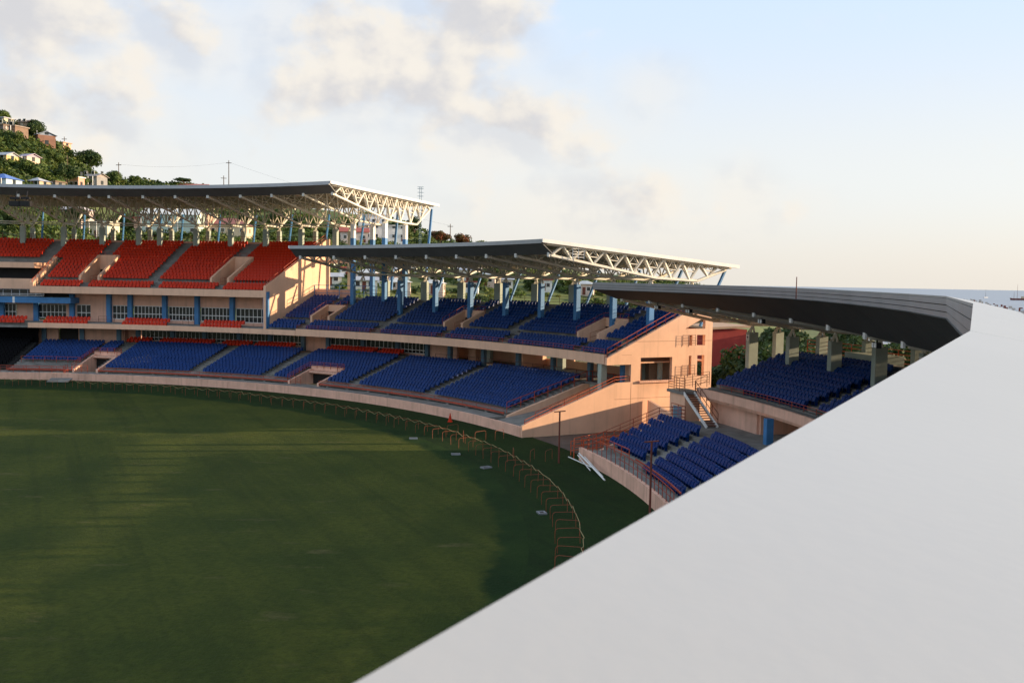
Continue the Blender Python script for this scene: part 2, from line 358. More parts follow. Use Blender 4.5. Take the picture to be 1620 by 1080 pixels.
# lower terrace and its field edge
LT, LR_ = .68, .205; LD, LZ, LN = 3.0, 1.15, 13
def lower_terrace(par, t0, t1, vom=None):
    b = MB(); segs = [(t0, t1)]
    if vom: segs = [(t0, vom[0]), (vom[1], t1)]
    for a, c in segs: b.sweep(steps(LD, LZ, LN, LT, LR_, .2, lead=.7), a, c)
    if vom:
        k = vom[2]; b.sweep(steps(LD + LT * k, LZ + LR_ * k, LN - k, LT, LR_, .3), vom[1], vom[0])
    b.build('lower_terrace', 'conc', par)
    w_ = MB(); w_.sweep([(.24, .6), (3.2, .6), (3.2, .82), (.24, .82)], t0, t1); w_.build('walkway', 'conc', par)
    n = int(abs(t1 - t0) / 2.4)
    for i in range(n + 1):
        th = min(t0, t1) + abs(t1 - t0) * i / n
        if vom and vom[1] < th < vom[0]: continue
        f = MB(); f.pbox(2.35, 2.8, th - .14, th + .14, .82, .95); f.build('slab_support', 'conc', par)
    g = MB()
    for a, c in segs:
        g.sweep([(2.22, 1.02), (2.28, 1.02), (2.28, 1.20), (2.22, 1.20)], a, c); g.poly(arc(2.25, a, c, 1.5), .028, 4); g.poly(arc(2.25, a, c, 1.36), .02, 4)
        for p in arc(2.25, a, c, 1.0, 1.9): g.tube(p, p + UP * .5, .028, 4)
    g.build('front_rail', 'rail', par)
def vomitory_low(par, th0, th1, k):
    """entry cut into the lower terrace: th0 > th1, k rows deep"""
    dB = LD + LT * k; zt = LZ + LR_ * k
    b = MB()
    for th, s in ((th0, 1), (th1, -1)):
        fn = lambda u, v, t: W(u, t, v)
        b.slab([(2.2, .5), (dB, .5), (dB, zt + .15), (dB - .4, zt + .15), (2.2, 1.2)], [], fn, th, th - .22 * s)
    b.pbox(dB, dB + .25, th1, th0, zt - .45, zt + .55); b.pbox(dB - .8, dB, th1 + .22, th0 - .22, zt - .25, zt - .05)
    b.build('entry_wall', 'pinkdull', par)
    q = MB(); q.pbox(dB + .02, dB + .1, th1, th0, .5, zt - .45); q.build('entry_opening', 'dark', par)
    r_ = MB(); rail(r_, [W(2.3, th0 + .1, 1.2), W(dB, th0 + .1, zt + .25), W(dB, th1 - .1, zt + .25), W(dB - 1.2, th1 - .1, zt - .1)], .75, 3, 1.1, .025); rail(r_, [W(2.2, th0 - .3, .82), W(2.2, th0 - 1.6, .82)], .95, 3, 1.0, .025); r_.build('entry_rail', 'rail', par)
LBX = dict(m0=(64.1, 33.3))
lower_terrace(mid, 64.1, 33.2, vom=(61.1, 57.3, 5))
vomitory_low(mid, 61.1, 57.3, 5)
for sec, a, c, rows in (('lower block beside the ramp', 43.6, 33.45, range(13)), ('second lower block from the ramp', 53.2, 44.7, range(13))): seat_block('blue', sec, LD + .28, LZ, LT, LR_, rows, a, c)
seat_block('blue', 'c', LD + .28, LZ, LT, LR_, range(5, 13), 63.6, 54.2); seat_block('blue', 'c', LD + .28, LZ, LT, LR_, range(5), 63.6, 61.3); seat_block('blue', 'c', LD + .28, LZ, LT, LR_, range(5), 57.1, 54.2)
def aisles(par, lst, d0, z0, tr, ri, n, k0=0):
    for (a, c) in lst:
        b = MB()
        for k in range(k0, n): b.pbox(d0 + tr * k - .02 - tr * .5, d0 + tr * k - .004, a, c, z0 + ri * (k - 1) + .004, z0 + ri * (k - .5))
        b.build('aisle_steps', 'conc', par)
aisles(mid, [(44.6, 43.7), (54.1, 53.3), (64.05, 63.65)], LD, LZ, LT, LR_, LN, 1)
# back of the lower terrace: concourse, red rows, window wall
CF0 = 3.72
b = MB(); b.pbox(LD + LT * 13 + .003, 19.6, 28.0, 64.1, 3.5, CF0); b.build('concourse_floor', 'conc', mid)
b = MB(); b.pbox(12.0, 12.75, 54.4, 64.1, CF0, CF0 + .12); b.pbox(12.75, 14.4, 54.4, 64.1, CF0, CF0 + .34); b.build('rear_steps', 'conc', mid)
for a, c in ((57.3, 54.6), (63.0, 57.5)):
    seat_block('red', 'x', 12.35, CF0 + .12, .78, .22, range(2), a, c)
b = MB(); b.pbox(14.5, 14.8, 52.7, 64.1, CF0, 4.3); b.pbox(14.5, 14.8, 49.6, 52.7, CF0, 6.1); b.pbox(14.5, 14.8, 52.7, 64.1, 5.75, 6.1); b.build('concourse_wall', 'pinkdull', mid)
for a, c in ((52.9, 55.8), (56.3, 59.6), (60.1, 63.5)): window_strip(mid, 14.55, a, c, 4.3, 5.75, 7, rowz=(.3,))
for th in (52.75, 56.05, 59.85, 63.7): column(mid, 14.35, th, CF0, 6.1, .5, .55, 'bluegrey', 'pilaster')
for th in (49.3, 45.5, 41.6, 37.7, 33.6): column(mid, 12.9, th, CF0 - .3, 6.1, .45, .5, 'bluegrey', 'concourse_column')
for th in (47.4, 39.6, 35.4, 31.0): column(mid, 16.6, th, CF0, 6.1, .5, .9, 'colconc', 'concourse_column')
b = MB(); b.pbox(19.4, 19.6, 44.6, 52.7, CF0, 6.1); b.pbox(19.4, 19.6, 40.2, 42.6, CF0, 6.1); b.pbox(19.4, 19.6, 33, 35.2, CF0, 6.1); b.pbox(19.4, 19.6, 28.3, 44.6, CF0, 4.6); b.pbox(16.2, 19.3, 48.6, 49.4, CF0, 6.1); b.pbox(15.5, 19.3, 43.0, 43.4, CF0, 6.1); b.build('concourse_wall', 'pink', mid)
b = MB(); rail(b, arc(12.2, 33.3, 50.5, CF0), 1.0, 2, 1.6, .025); b.build('concourse_rail', 'rust', mid)
# upper terrace
UT, UR, UD, UZ = .78, .31, 8.9, 6.72
def upz(d): return UZ + UR * max(0, (d - UD) / UT)
def upper_terrace(par, th0, th1, d0, z0, tr, ri, nfront, n, voms, zb):
    """th0 > th1; the entry stair wells are cut down to the cross aisle level"""
    b = MB(); zc = z0 + ri * nfront; kc = nfront
    full = [(d0, z0 - .6), (d0, z0 + .0)]
    prof = steps(d0, z0, n, tr, ri, .4)
    edges = [th0]
    for a, c, k in voms: edges += [a, c]
    edges.append(th1)
    for i in range(0, len(edges), 2): b.sweep(prof, edges[i], edges[i + 1])
    for a, c, k in voms:
        b.sweep(steps(d0, z0, kc + 1, tr, ri, .4), a, c)
        b.sweep([(d0 + tr * (kc + 1) + .003, zc - .02), (d0 + tr * k, zc - .02), (d0 + tr * k, zc - .3), (d0 + tr * (kc + 1) + .003, zc - .3)], a, c)
        b.sweep(steps(d0 + tr * k, z0 + ri * k, n - k, tr, ri, .4), a, c)
    b.build('upper_terrace', 'conc', par)
    for a, c, k in voms:
        q = MB(); dA = d0 + tr * (kc + 1) - .35; dB = d0 + tr * k; zA = zc + .95; zB = z0 + ri * k + .75
        for th, s in ((a, 1), (c, -1)): q.slab([(dA, zc - .02), (dB, zc - .02), (dB, zB), (dA, zA)], [], lambda u, v, t: W(u, t, v), th + .12 * s, th - .10 * s)
        q.pbox(dB - .02, dB + .2, c - .12, a + .12, zB - .75, zB + .02)
        zo = min(zc + 1.9, zB - .85); q.pbox(dB - .12, dB - .065, c + .11, a - .11, zo, zB - .3)
        o = q.build('entry_wall', 'pink', par)
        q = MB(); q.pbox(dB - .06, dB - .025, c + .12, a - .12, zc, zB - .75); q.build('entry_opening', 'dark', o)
        q = MB(); rail(q, [W(dA + .3, (a + c) / 2, zc), W(dB - .5, (a + c) / 2, zc + .6)], .9, 2, 1.1, .02); rail(q, [W(dA, a + .2, zA - .35), W(dB + .1, a + .2, zB - .3), W(dB + .1, c - .2, zB - .3)], .8, 2, 1.3, .02); q.build('entry_rail', 'rail', par)
VM = [(64.2, 62.3, 8), (49.2, 47.2, 8), (34.0, 31.8, 8)]
UN = 14
upper_terrace(mid, 67.9, 28.0, UD, UZ, UT, UR, 3, UN, VM, 6.1)
b = MB(); b.sweep([(8.6, 6.12), (8.88, 6.12), (8.88, 6.98), (8.6, 6.98)], 64.25, 27.95); b.sweep([(8.9, 6.10), (20.6, 6.10), (20.6, 6.22), (8.9, 6.22)], 64.25, 28); b.build('tier_front_beam', 'pink', mid)
b = MB(); rail(b, arc(8.75, 64.2, 28.1, 6.98), .5, 2, 2.0, .022); b.build('tier_rail', 'rail', mid)
for i, (a, c) in enumerate(((63.6, 56.0), (55.0, 48.2), (47.4, 40.9), (40.0, 32.1), (31.4, 28.3), (67.7, 64.3))): seat_block('blue', 'u', UD + .28, UZ, UT, UR, range(3), a, c)
for (a, c) in ((67.5, 64.5), (62.0, 56.1), (55.1, 49.5), (46.9, 42.3), (41.3, 34.2), (31.5, 28.4)): seat_block('blue', 'u', UD + .28, UZ, UT, UR, range(4, 13), a, c)
for (a, c) in ((64.0, 62.8), (48.8, 47.6), (33.6, 32.4)): seat_block('blue', 'u', UD + .28, UZ, UT, UR, range(9, 13), a, c)
aisles(mid, [(56.0, 55.2), (42.2, 41.4)], UD, UZ, UT, UR, UN, 1)
b = MB(); b.pbox(20.1, 20.4, 28, 67.9, 9.9, 10.9); b.build('rear_parapet', 'conc', mid)
b = MB(); rail(b, arc(20.25, 28, 61.5, 10.9), .95, 3, 2.0, .025); b.build('rear_rail', 'rust', mid)
b = MB(); rail(b, arc(20.25, 61.5, 67.9, 10.9), 1.6, 3, 2.0, .05); b.build('rear_rail', 'blue', mid)
# end wall with its openings
EW = 27.6
outer = [(0, -.3), (0, 1.0), (.6, 1.28), (9.6, 4.42), (11.25, 4.47), (11.25, 6.08), (8.58, 6.08), (8.58, 6.70), (17.3, 10.78), (20.6, 10.78), (20.6, -.3)]
holes = [[(12.3, 4.55), (15.9, 4.55), (15.9, 6.68), (12.3, 6.68)], [(17.3, 9.3), (19.72, 9.3), (19.72, 10.45)], [(18.75, 7.72), (19.75, 7.72), (19.75, 8.72), (18.75, 8.72)], [(17.85, 7.72), (18.2, 7.72), (18.2, 8.72), (17.85, 8.72)],
         [(18.85, 4.8), (19.7, 4.8), (19.7, 6.78), (18.85, 6.78)], [(17.85, 4.9), (18.15, 4.9), (18.15, 6.75), (17.85, 6.75)]]
b = MB(); b.slab(outer, holes, lambda u, v, t: W(u, t, v), EW, EW + .24); b.build('end_wall', 'pink', mid)
b = MB(); b.pbox(12.1, 16.1, EW - .16, EW + .3, 4.36, 4.55); b.build('window_ledge', 'pinkdull', mid)
b = MB(); b.slab([(2.4, -.3), (12, -.3), (12, 3.5), (11.4, 3.5), (2.4, .9)], [], lambda u, v, t: W(u, t, v), 33.15, 32.85); b.build('terrace_side_wall', 'pink', mid)
b = MB(); b.slab([(.3, -.3), (9.2, -.3), (9.2, 1.7), (.5, .5)], [], lambda u, v, t: W(u, t, v), 32.85, 27.85); b.build('ramp', 'conc', mid)
b = MB(); rail(b, [W(.3, 27.7, .95), W(9.6, 27.7, 4.42), W(11.2, 27.7, 4.47)], .55, 2, 1.5, .03); rail(b, [W(2.0, 28.6, 1.0), W(9.6, 28.6, 3.6)], .95, 2, 1.7, .03); b.build('ramp_rail', 'orange', mid)
b = MB(); rail(b, [W(2.4, 33.0, 1.15), W(11.8, 33.0, 3.72), W(12.5, 33.0, 3.75), W(12.5, 29.5, 3.75)], 1.0, 2, 1.5, .035); b.build('terrace_side_rail', 'rail', mid)
b = MB(); rail(b, [W(8.7, 27.72, 6.72), W(17.3, 27.72, 10.76)], .85, 2, 1.25, .035); b.build('end_wall_rail', 'rail', mid)
b = MB()
for (d0, z0, z1) in ((17.0, 7.72, 8.7), (17.0, 4.85, 5.9)):
    for k in range(4): b.tube(W(16.9, 27.45, z0 + .25 * (k + 1)), W(18.4, 27.45, z0 + .25 * (k + 1)), .02, 4)
    for dd in (16.9, 17.6, 18.4): b.tube(W(dd, 27.45, z0), W(dd, 27.45, z0 + 1.05), .025, 4)
b.build('balcony_rail', 'rust', mid)
b = MB(); b.pbox(13.5, 14.2, 29.2, 30.4, CF0, 6.1); b.pbox(18.2, 18.5, 28.2, 32, CF0, 10.0); b.build('inner_wall', 'pink', mid)
column(mid, 15.35, 28.35, 4.3, 6.2, .35, .35, 'colconc', 'concourse_column'); column(mid, 10.9, 28.2, 3.8, 6.1, .3, .4, 'blue', 'concourse_column'); column(mid, 8.95, 28.5, 2.6, 6.12, .6, .6, 'colconc', 'concourse_column')
for (u0, u1, v0, v1) in ((11.3, 20.55, 8.16, 8.185), (9.5, 20.5, 2.92, 2.945), (11.27, 11.3, .1, 4.4), (10.2, 11.3, 6.95, 6.965)):
    b = MB(); b.slab([(u0, v0), (u1, v0), (u1, v1), (u0, v1)], [], lambda u, v, t: W(u, t, v), EW - .004, EW + .01); b.build('wall_joint', 'rust', mid)
# roof
def roof(par, t0, t1, fd, fz, rd, rz, tipd, tipz, fh=.36, label=None, fn=W, fmat='fascia'):
    sl_ = (rz - fz) / (rd - fd); zt = lambda d: fz + sl_ * (d - fd)
    b = MB(); b.sweep([(fd + .06, fz - .02), (rd, rz), (rd, rz - .12), (fd + .06, fz - .14)], t0, t1, fn=fn); o = b.build('roof', 'under', par)
    b = MB(); b.sweep([(fd, fz), (fd + .055, fz + .005), (fd + .055, fz - fh), (fd, fz - fh)], t0, t1, fn=fn); b.build('fascia', fmat, o)
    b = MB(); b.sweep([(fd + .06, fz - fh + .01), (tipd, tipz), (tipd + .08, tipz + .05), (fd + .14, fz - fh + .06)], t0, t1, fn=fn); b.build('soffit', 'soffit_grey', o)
    for th in (t0, t1):
        s = -1 if th == min(t0, t1) else 1
        b = MB(); b.sweep([(fd + .06, fz + .012), (rd + .05, rz + .012), (rd + .05, rz - .32), (fd + .06, fz - .30)], th + .02 * s, th + .16 * s, fn=fn); b.build('verge_flashing', 'whitepaint', o)
    d = fd + 2.6
    b = MB()
    while d < rd - .5: b.sweep([(d, zt(d) - .125), (d + .1, zt(d) - .13), (d + .1, zt(d) - .33), (d, zt(d) - .33)], t0, t1, fn=fn); d += 1.9
    b.build('purlin', 'cream', o)
    return o, lambda d: zt(d) - .35
mr, mzt = roof(mid, 60.9, 28.4, 2.1, 17.25, 24.6, 15.47, 3.3, 15.95)
MTH = [29.2 + 3.86 * i for i in range(9)]
MTH[-1] = 60.3
mn = [(3.4, 15.85), (15.0, 14.05), (20.0, 13.85), (23.6, 15.0)]
for i, th in enumerate(MTH):
    truss(mr, th if i else 28.75, mn, mzt, spread=.75 if i else .22, end=not i)
    bearing1(mid, 15.0, th, 13.3, 14.0); bearing1(mid, 20.0, th, 13.2, 13.85)
    if i < 8: column(mid, 15.0, th, 9.0, 13.35, .55, .5, 'blue', 'column')
    column(mid, 19.4 + .5, th, 9.8, 13.25, .45, 1.0, 'colconc', 'column')
    b = MB(); b.tube(W(24.2, th, 14.95), W(21.2, th, 9.4), .17, 6); b.build('strut', 'blue', mid)
b = MB(); b.sweep([(14.9, 14.0), (15.1, 14.0), (15.1, 14.18), (14.9, 14.18)], 28.8, 60.3); b.sweep([(19.9, 13.86), (20.1, 13.86), (20.1, 14.02), (19.9, 14.02)], 28.8, 60.3); b.build('roof_beam', 'cream', mid)
b = MB()   # small maintenance cage in the end truss
for k in range(5): b.tube(W(5.4, 28.4, 15.75 + .25 * k), W(6.6, 28.4, 15.75 + .25 * k), .03, 4)
for d in (5.4, 6.0, 6.6): b.tube(W(d, 28.4, 15.6), W(d, 28.4, 16.85), .035, 4)
b.build('maintenance_cage', 'whitepaint', mid)

# ================================================================== LEFT STAND (red upper tier)
left = empty('grandstand', W(10, 80, 0))
tag(left, 'tall pink grandstand with red upper seats above rows of white framed windows', 'grandstand')
TL = 101.0
lower_terrace(left, 92.3, 64.12, vom=(85.6, 82.9, 7))
vomitory_low(left, 85.6, 82.9, 7)
for (a, c, rows) in ((82.7, 73.2, range(13)), (72.0, 64.9, range(13)), (91.9, 85.8, range(3, 13)), (85.6, 83.9, range(8, 13))): seat_block('blue', 'l', LD + .28, LZ, LT, LR_, rows, a, c)
aisles(left, [(73.1, 72.1), (64.8, 64.15), (83.7, 82.8)], LD, LZ, LT, LR_, LN, 1)
b = MB(); rail(b, arc(4.9, 91.8, 86, 1.75), .8, 2, 1.4, .025); rail(b, arc(.6, 92.3, 85.7, .82), .9, 3, 1.4, .025); rail(b, [W(.6, 85.8, .82), W(1.6, 85.8, .82)], 1, 3, .6, .025); b.build('block_rail', 'rail', left)
b = MB(); b.pbox(LD + LT * 13 + .003, 16.5, 64.12, TL, 3.5, CF0); b.build('concourse_floor', 'conc', left)
b = MB(); b.pbox(12.0, 12.75, 66.4, 84.6, CF0, CF0 + .12); b.pbox(12.75, 14.4, 66.4, 84.6, CF0, CF0 + .34); b.build('rear_steps', 'conc', left)
for a, c in ((84.2, 81.6), (80.9, 75.2), (74.4, 71.2), (70.9, 66.6)): seat_block('red', 'x', 12.35, CF0 + .12, .78, .22, range(2), a, c)
b = MB(); b.pbox(14.5, 14.8, 66.4, 84.7, CF0, 4.3); b.pbox(14.5, 14.8, 66.4, 84.7, 5.75, 6.1); b.pbox(14.5, 14.8, 64.12, 66.4, CF0, 6.1); b.pbox(14.45, 14.8, 83.4, 84.72, CF0 + .01, 6.09); b.pbox(13.35, 13.6, 92.3, TL, CF0, 6.1); b.pbox(13.0, 13.3, 84.7, 89.0, CF0, 6.1); b.pbox(13.0, 13.3, 90.9, 92.3, CF0, 6.1); b.pbox(13.3, 14.5, 84.6, 84.85, CF0, 6.1); b.build('concourse_wall', 'pinkdull', left)
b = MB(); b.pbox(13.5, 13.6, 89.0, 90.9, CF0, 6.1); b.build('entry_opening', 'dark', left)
for a, c in ((66.6, 69.7), (70.2, 73.0), (73.5, 76.6), (77.1, 79.9), (80.4, 83.3)): window_strip(left, 14.55, a, c, 4.3, 5.75, 7, rowz=(.3,))
for th in (66.4, 69.95, 73.25, 76.85, 80.15, 83.6): column(left, 14.35, th, CF0, 6.1, .5, .6, 'bluegrey', 'pilaster')
for th in (85.0, 88.6, 92.2): column(left, 12.9, th, CF0, 6.1, .4, .6, 'bluegrey', 'pilaster')
# balcony level
b = MB(); b.sweep([(8.6, 6.12), (8.88, 6.12), (8.88, 6.78), (8.6, 6.78)], 92.4, 64.27); b.build('tier_front_beam', 'pink', left)
b = MB(); b.sweep([(8.89, 6.12), (16.5, 6.12), (16.5, 6.4), (8.89, 6.4)], TL, 68.0); b.sweep([(9.7, 6.41), (16.5, 6.41), (16.5, 6.85), (9.7, 6.85)], TL, 68.0); b.build('balcony_floor', 'conc', left)
for (a, c) in ((95.9, 92.8), (91.3, 86.7), (83.5, 78.6), (75.3, 70.6), (100.8, 96.8)): seat_block('red', 'b', 9.25, 6.42, .8, .44, range(2), a, c)
b = MB(); rail(b, [W(10.6, 86.2, 6.86), W(10.6, 84.6, 6.86)], .9, 2, 1, .02); rail(b, [W(10.6, 77.6, 6.86), W(10.6, 76.4, 6.86)], .9, 2, 1, .02); b.build('balcony_rail', 'rust', left)
b = MB(); b.pbox(12.55, 12.85, 68.3, 89.6, 9.22, 10.8); b.pbox(12.55, 12.85, 68.3, 89.6, 6.86, 7.28)
for a, c in ((85.5, 87.65), (89.0, 90.0), (92.6, 92.8)): b.pbox(12.55, 12.85, a, c, 7.28, 9.22)
b.pbox(12.55, 12.85, 89.6, TL, 9.22, 9.35); b.pbox(12.55, 12.85, 92.8, 94.6, 6.86, 9.22); b.pbox(12.55, 12.85, 89.6, TL, 6.86, 7.0); b.build('front_wall', 'pinkdull', left)
for a, c, n in ((69.2, 72.8, 8), (73.45, 76.5, 8), (77.05, 79.85, 8), (80.45, 83.35, 8), (83.95, 85.5, 4), (87.65, 89.0, 3), (90.0, 92.6, 7), (94.7, 95.7, 3), (96.0, 98.6, 6)): window_strip(left, 12.65, a, c, 7.28, 9.22, n)
for th, h in ((69.0, 10.8), (73.1, 10.8), (76.8, 10.8), (80.15, 10.8), (83.65, 10.8), (85.75, 10.8), (89.35, 10.8), (92.75, 9.4), (95.9, 9.4)): column(left, 12.3, th, 6.86, h, .5, .62, 'blue', 'pilaster')
b = MB(); b.pbox(9.9, 12.4, 88.7, TL, 9.42, 10.2); b.build('canopy', 'blue', left)
b = MB(); b.pbox(9.86, 9.94, 94.0, 94.2, 9.40, 10.22); b.build('downpipe', 'whitepaint', left)
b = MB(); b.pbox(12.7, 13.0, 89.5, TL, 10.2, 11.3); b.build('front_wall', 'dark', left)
window_strip(left, 12.3, 92.0, 98, 10.3, 11.25, 8, rowz=(.3,))
# upper red tier
RD_, RZ_, RT, RR = 9.5, 11.5, .78, .40; RN = 18
def redz(d): return RZ_ + RR * (d - RD_) / RT
VL = [(88.3, 86.5, 10), (75.0, 73.2, 10)]
upper_terrace(left, 92.0, 68.25, RD_, RZ_, RT, RR, 2, RN, VL, 10.8)
b = MB(); b.sweep(steps(RD_ + RT * 9, RZ_ + RR * 9, RN - 9, RT, RR, .4), TL, 92.3); b.build('upper_terrace', 'conc', left)
b = MB(); b.sweep([(9.2, 10.82), (9.48, 10.82), (9.48, 11.75), (9.2, 11.75)], 92.35, 68.2); b.sweep([(9.5, 10.8), (12.9, 10.8), (12.9, 10.92), (9.5, 10.92)], 92.35, 68.25); b.build('tier_front_beam', 'pink', left)
for (a, c) in ((91.7, 87.6), (87.05, 80.5), (79.9, 73.7)): seat_block('red', 'u', RD_ + .28, RZ_, RT, RR, range(2), a, c)
seat_block('red', 'front rows by the end wall', RD_ + .28, RZ_, RT, RR, range(2), 73.1, 68.5)
for (a, c) in ((91.7, 88.5), (86.4, 81.6), (80.7, 75.2)): seat_block('red', 'u', RD_ + .28, RZ_, RT, RR, range(3, 10), a, c)
for (a, c) in ((92.6, 88.5), (87.5, 81.7), (80.8, 75.4)): seat_block('red', 'u', RD_ + .28, RZ_, RT, RR, range(10, 17), a, c)
seat_block('red', 'red block by the end wall', RD_ + .28, RZ_, RT, RR, range(3, 10), 73.0, 68.6, first=3); seat_block('red', 'red block by the end wall', RD_ + .28, RZ_, RT, RR, range(10, 17), 74.2, 68.6, first=3)
seat_block('red', 'u', RD_ + .28, RZ_, RT, RR, range(10, 17), 100.8, 93.7)
b = MB()
for a, c in ((81.5, 80.8), (92.5, 92.1)):
    b = MB()
    for k in range(1, RN): b.pbox(RD_ + RT * k - RT * .5, RD_ + RT * k - .004, a, c, RZ_ + RR * (k - 1) + .004, RZ_ + RR * (k - .5))
    b.build('aisle_steps', 'conc', left)
# press gallery at the left
b = MB(); b.pbox(11.0, 11.25, 92.5, TL, 11.3, 12.72); b.pbox(11.0, 16.9, 92.5, TL, 14.2, 14.95); b.build('gallery_parapet', 'pink', left)
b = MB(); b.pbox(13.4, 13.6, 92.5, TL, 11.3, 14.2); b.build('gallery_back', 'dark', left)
b = MB(); b.slab([(9.4, 11.4), (17.0, 11.4), (17.0, redz(17) + .6), (16.4, redz(16.4) + .6), (9.4, 12.2)], [], lambda u, v, t: W(u, t, v), 92.1, 92.45); b.build('gallery_side_wall', 'pink', left)
b = MB(); rail(b, [W(9.6, 92.25, 12.3), W(16.6, 92.25, redz(16.6) + .6)], .35, 1, 1.2, .035); b.build('gallery_rail', 'orange', left)
# end wall
fnw = lambda u, v, t: W(u, t, v)
b = MB(); b.slab([(9.2, 6.5), (9.2, 12.3), (23.6, redz(23.6) + .35), (24.2, redz(23.6) + .35), (24.2, 6.5)], [], fnw, 67.95, 68.22); b.build('end_wall', 'pink', left)
column(left, 9.6, 68.1, 6.8, 11.6, .6, .62, 'blue', 'pilaster')
b = MB(); rail(b, [W(9.4, 68.1, 12.0), W(23.5, 68.1, redz(23.5) + .3)], .8, 2, 1.5, .035); b.build('end_wall_rail', 'rail', left)
b = MB(); b.pbox(23.7, 24.0, 68.2, TL, 17.0, 18.6); b.build('rear_parapet', 'pinkdull', left)
b = MB(); rail(b, arc(23.85, 68.2, TL, 18.6), .8, 2, 2.2, .03); b.build('rear_rail', 'rust', left)
b = MB(); b.pbox(20.6, 20.9, 64, 67.9, 9.9, 11.9); b.build('rear_wall', 'pinkdull', left)
# its roof
lr, lzt = roof(left, TL, 59.0, 6.2, 25.15, 28.6, 24.1, 7.5, 23.8, fh=.42)
LTH = [96.3, 92.7, 89.2, 85.8, 83.8, 80.3, 76.9, 73.4, 69.8, 66.3, 62.8]
ln = [(7.6, 23.7), (21.5, 20.95), (25.4, 20.85), (28.0, 22.6)]
for th in LTH[:-1]:
    truss(lr, th, ln, lzt); column(left, 21.5, th, 15.5, 20.4, .55, .7, 'colconc', 'column'); column(left, 25.2, th, 10, 20.3, .5, .6, 'colconc', 'column')
    bearing1(left, 21.5, th, 20.3, 20.95); bearing1(left, 25.2, th, 20.2, 20.85)
    b = MB(); b.tube(W(28.4, th - .2, 22.9), W(25.6, th - .6, 15.5), .16, 6); b.build('strut', 'blue', left)
le = [(7.6, 23.7), (18.0, 21.35), (22.0, 21.1), (24.6, 21.05), (27.6, 23.3)]
for th in (62.7, 59.35):
    truss(lr, th, le, lzt, spread=.75 if th > 60 else .22, end=th < 60)
    for d in (17.6, 22.0):
        column(left, d, th, 10.0, 18.9, .5, .55, 'blue', 'column'); column(left, d, th, 18.9, 20.8, .5, .55, 'whitepaint', 'column_head')
        b = MB(); bearing(b, d, th, 20.8, 21.2); b.build('bearing', 'cream', left)
    b = MB(); b.tube(W(28.1, th, 23.4), W(26.6, th, 12), .18, 6); b.build('strut', 'blue', left)
b = MB()   # caged access ladder at the roof end
for s in (-.22, .22): b.tube(W(24.6, 59.0, 17.5) + rad(59) * s, W(24.6, 59.0, 26.1) + rad(59) * s, .03, 4)
for k in range(29): b.tube(W(24.38, 59.0, 17.6 + .3 * k), W(24.82, 59.0, 17.6 + .3 * k), .02, 4)
for z in (24.9, 25.4, 25.9, 26.15): b.poly([W(24.6, 59.0, z) + Vector((.42 * math.cos(a), .42 * math.sin(a), 0)) for a in [i * math.pi / 4 for i in range(9)]], .022, 4)
b.build('access_ladder', 'bluegrey', left)
b = MB(); b.sweep([(21.4, 20.97), (21.6, 20.97), (21.6, 21.12), (21.4, 21.12)], TL, 64.5); b.sweep([(25.2, 20.87), (25.4, 20.87), (25.4, 21.0), (25.2, 21.0)], TL, 64.5); b.build('roof_beam', 'cream', left)
# stepped green-white slatted terrace behind the end bay
b = MB(); b.pbox(20.65, 20.85, 64, 67.9, 15.6, 16.0); b.build('lintel', 'pink', left)
# dark sight-screen block below the left end
b = MB(); b.sweep(steps(3.2, 1.3, 11, .76, .26, .3), TL, 92.35); b.build('sightscreen_terrace', 'dark', left)
b = MB(); b.pbox(11.6, 11.8, 92.4, TL, 3.9, 6.1); b.pbox(9.0, 11.8, 92.4, TL, 5.95, 6.1); b.build('sightscreen_back', 'seatblack', left)
b = MB(); b.sweep([(.24, .6), (3.2, .6), (3.2, .82), (.24, .82)], TL, 92.32); b.build('walkway', 'conc', left)
seat_block('black', 'k', 3.5, 1.3, .76, .26, range(11), 100.8, 92.6)

# ================================================================== NEAR STAND (under the camera)
near = empty('grandstand', W(10, 5, 0))
tag(near, 'low near grandstand of blue seats under the large pale foreground roof edge', 'grandstand')
ND, NZ, NTR, NRI = 1.15, .75, .8, .33
b = MB(); b.sweep(steps(ND, NZ, 7, NTR, NRI, .4, lead=.6), 18.8, -40); b.sweep([(.26, .35), (.52, .35), (.52, .5), (.26, .5)], 18.8, -40); b.build('lower_terrace', 'conc', near)
b = MB(); b.sweep([(ND + 5.6 + .003, 2.45), (16.2, 2.45), (16.2, 2.72), (ND + 5.6 + .003, 2.72)], 18.8, -40); b.build('concourse_floor', 'conc', near)
b = MB(); b.slab([(.2, -.3), (8.8, -.3), (8.8, 2.6), (6.6, 2.6), (.8, .3)], [], fnw, 18.82, 19.1); b.build('terrace_side_wall', 'pinkdull', near)
aisles(near, [(13.3, 12.1)], ND, NZ, NTR, NRI, 7, 1)
seat_block('blue', 'near lower left block', ND + .3, NZ, NTR, NRI, range(1, 7), 18.6, 13.4, first=1); seat_block('blue', 'near lower right block', ND + .3, NZ, NTR, NRI, range(7), 12.0, 5.4)
b = MB(); rail(b, [W(ND + .35, 18.5, NZ + .33), W(ND + .35, 14.2, NZ + .33)], .75, 2, 1.5, .03); b.build('block_rail', 'orange', near)
b = MB(); rail(b, [W(1.0, 18.7, .7), W(6.6, 18.75, 2.75), W(8.9, 18.8, 2.75), W(9.0, 20.5, 2.75)], 1.15, 4, 1.2, .025); b.build('terrace_side_rail', 'rail', near)
b = MB()
pts = arc(.12, 18.6, 3.0, 1.0, .75)
for p in pts: b.tube(p, p + UP * .95, .03, 4)
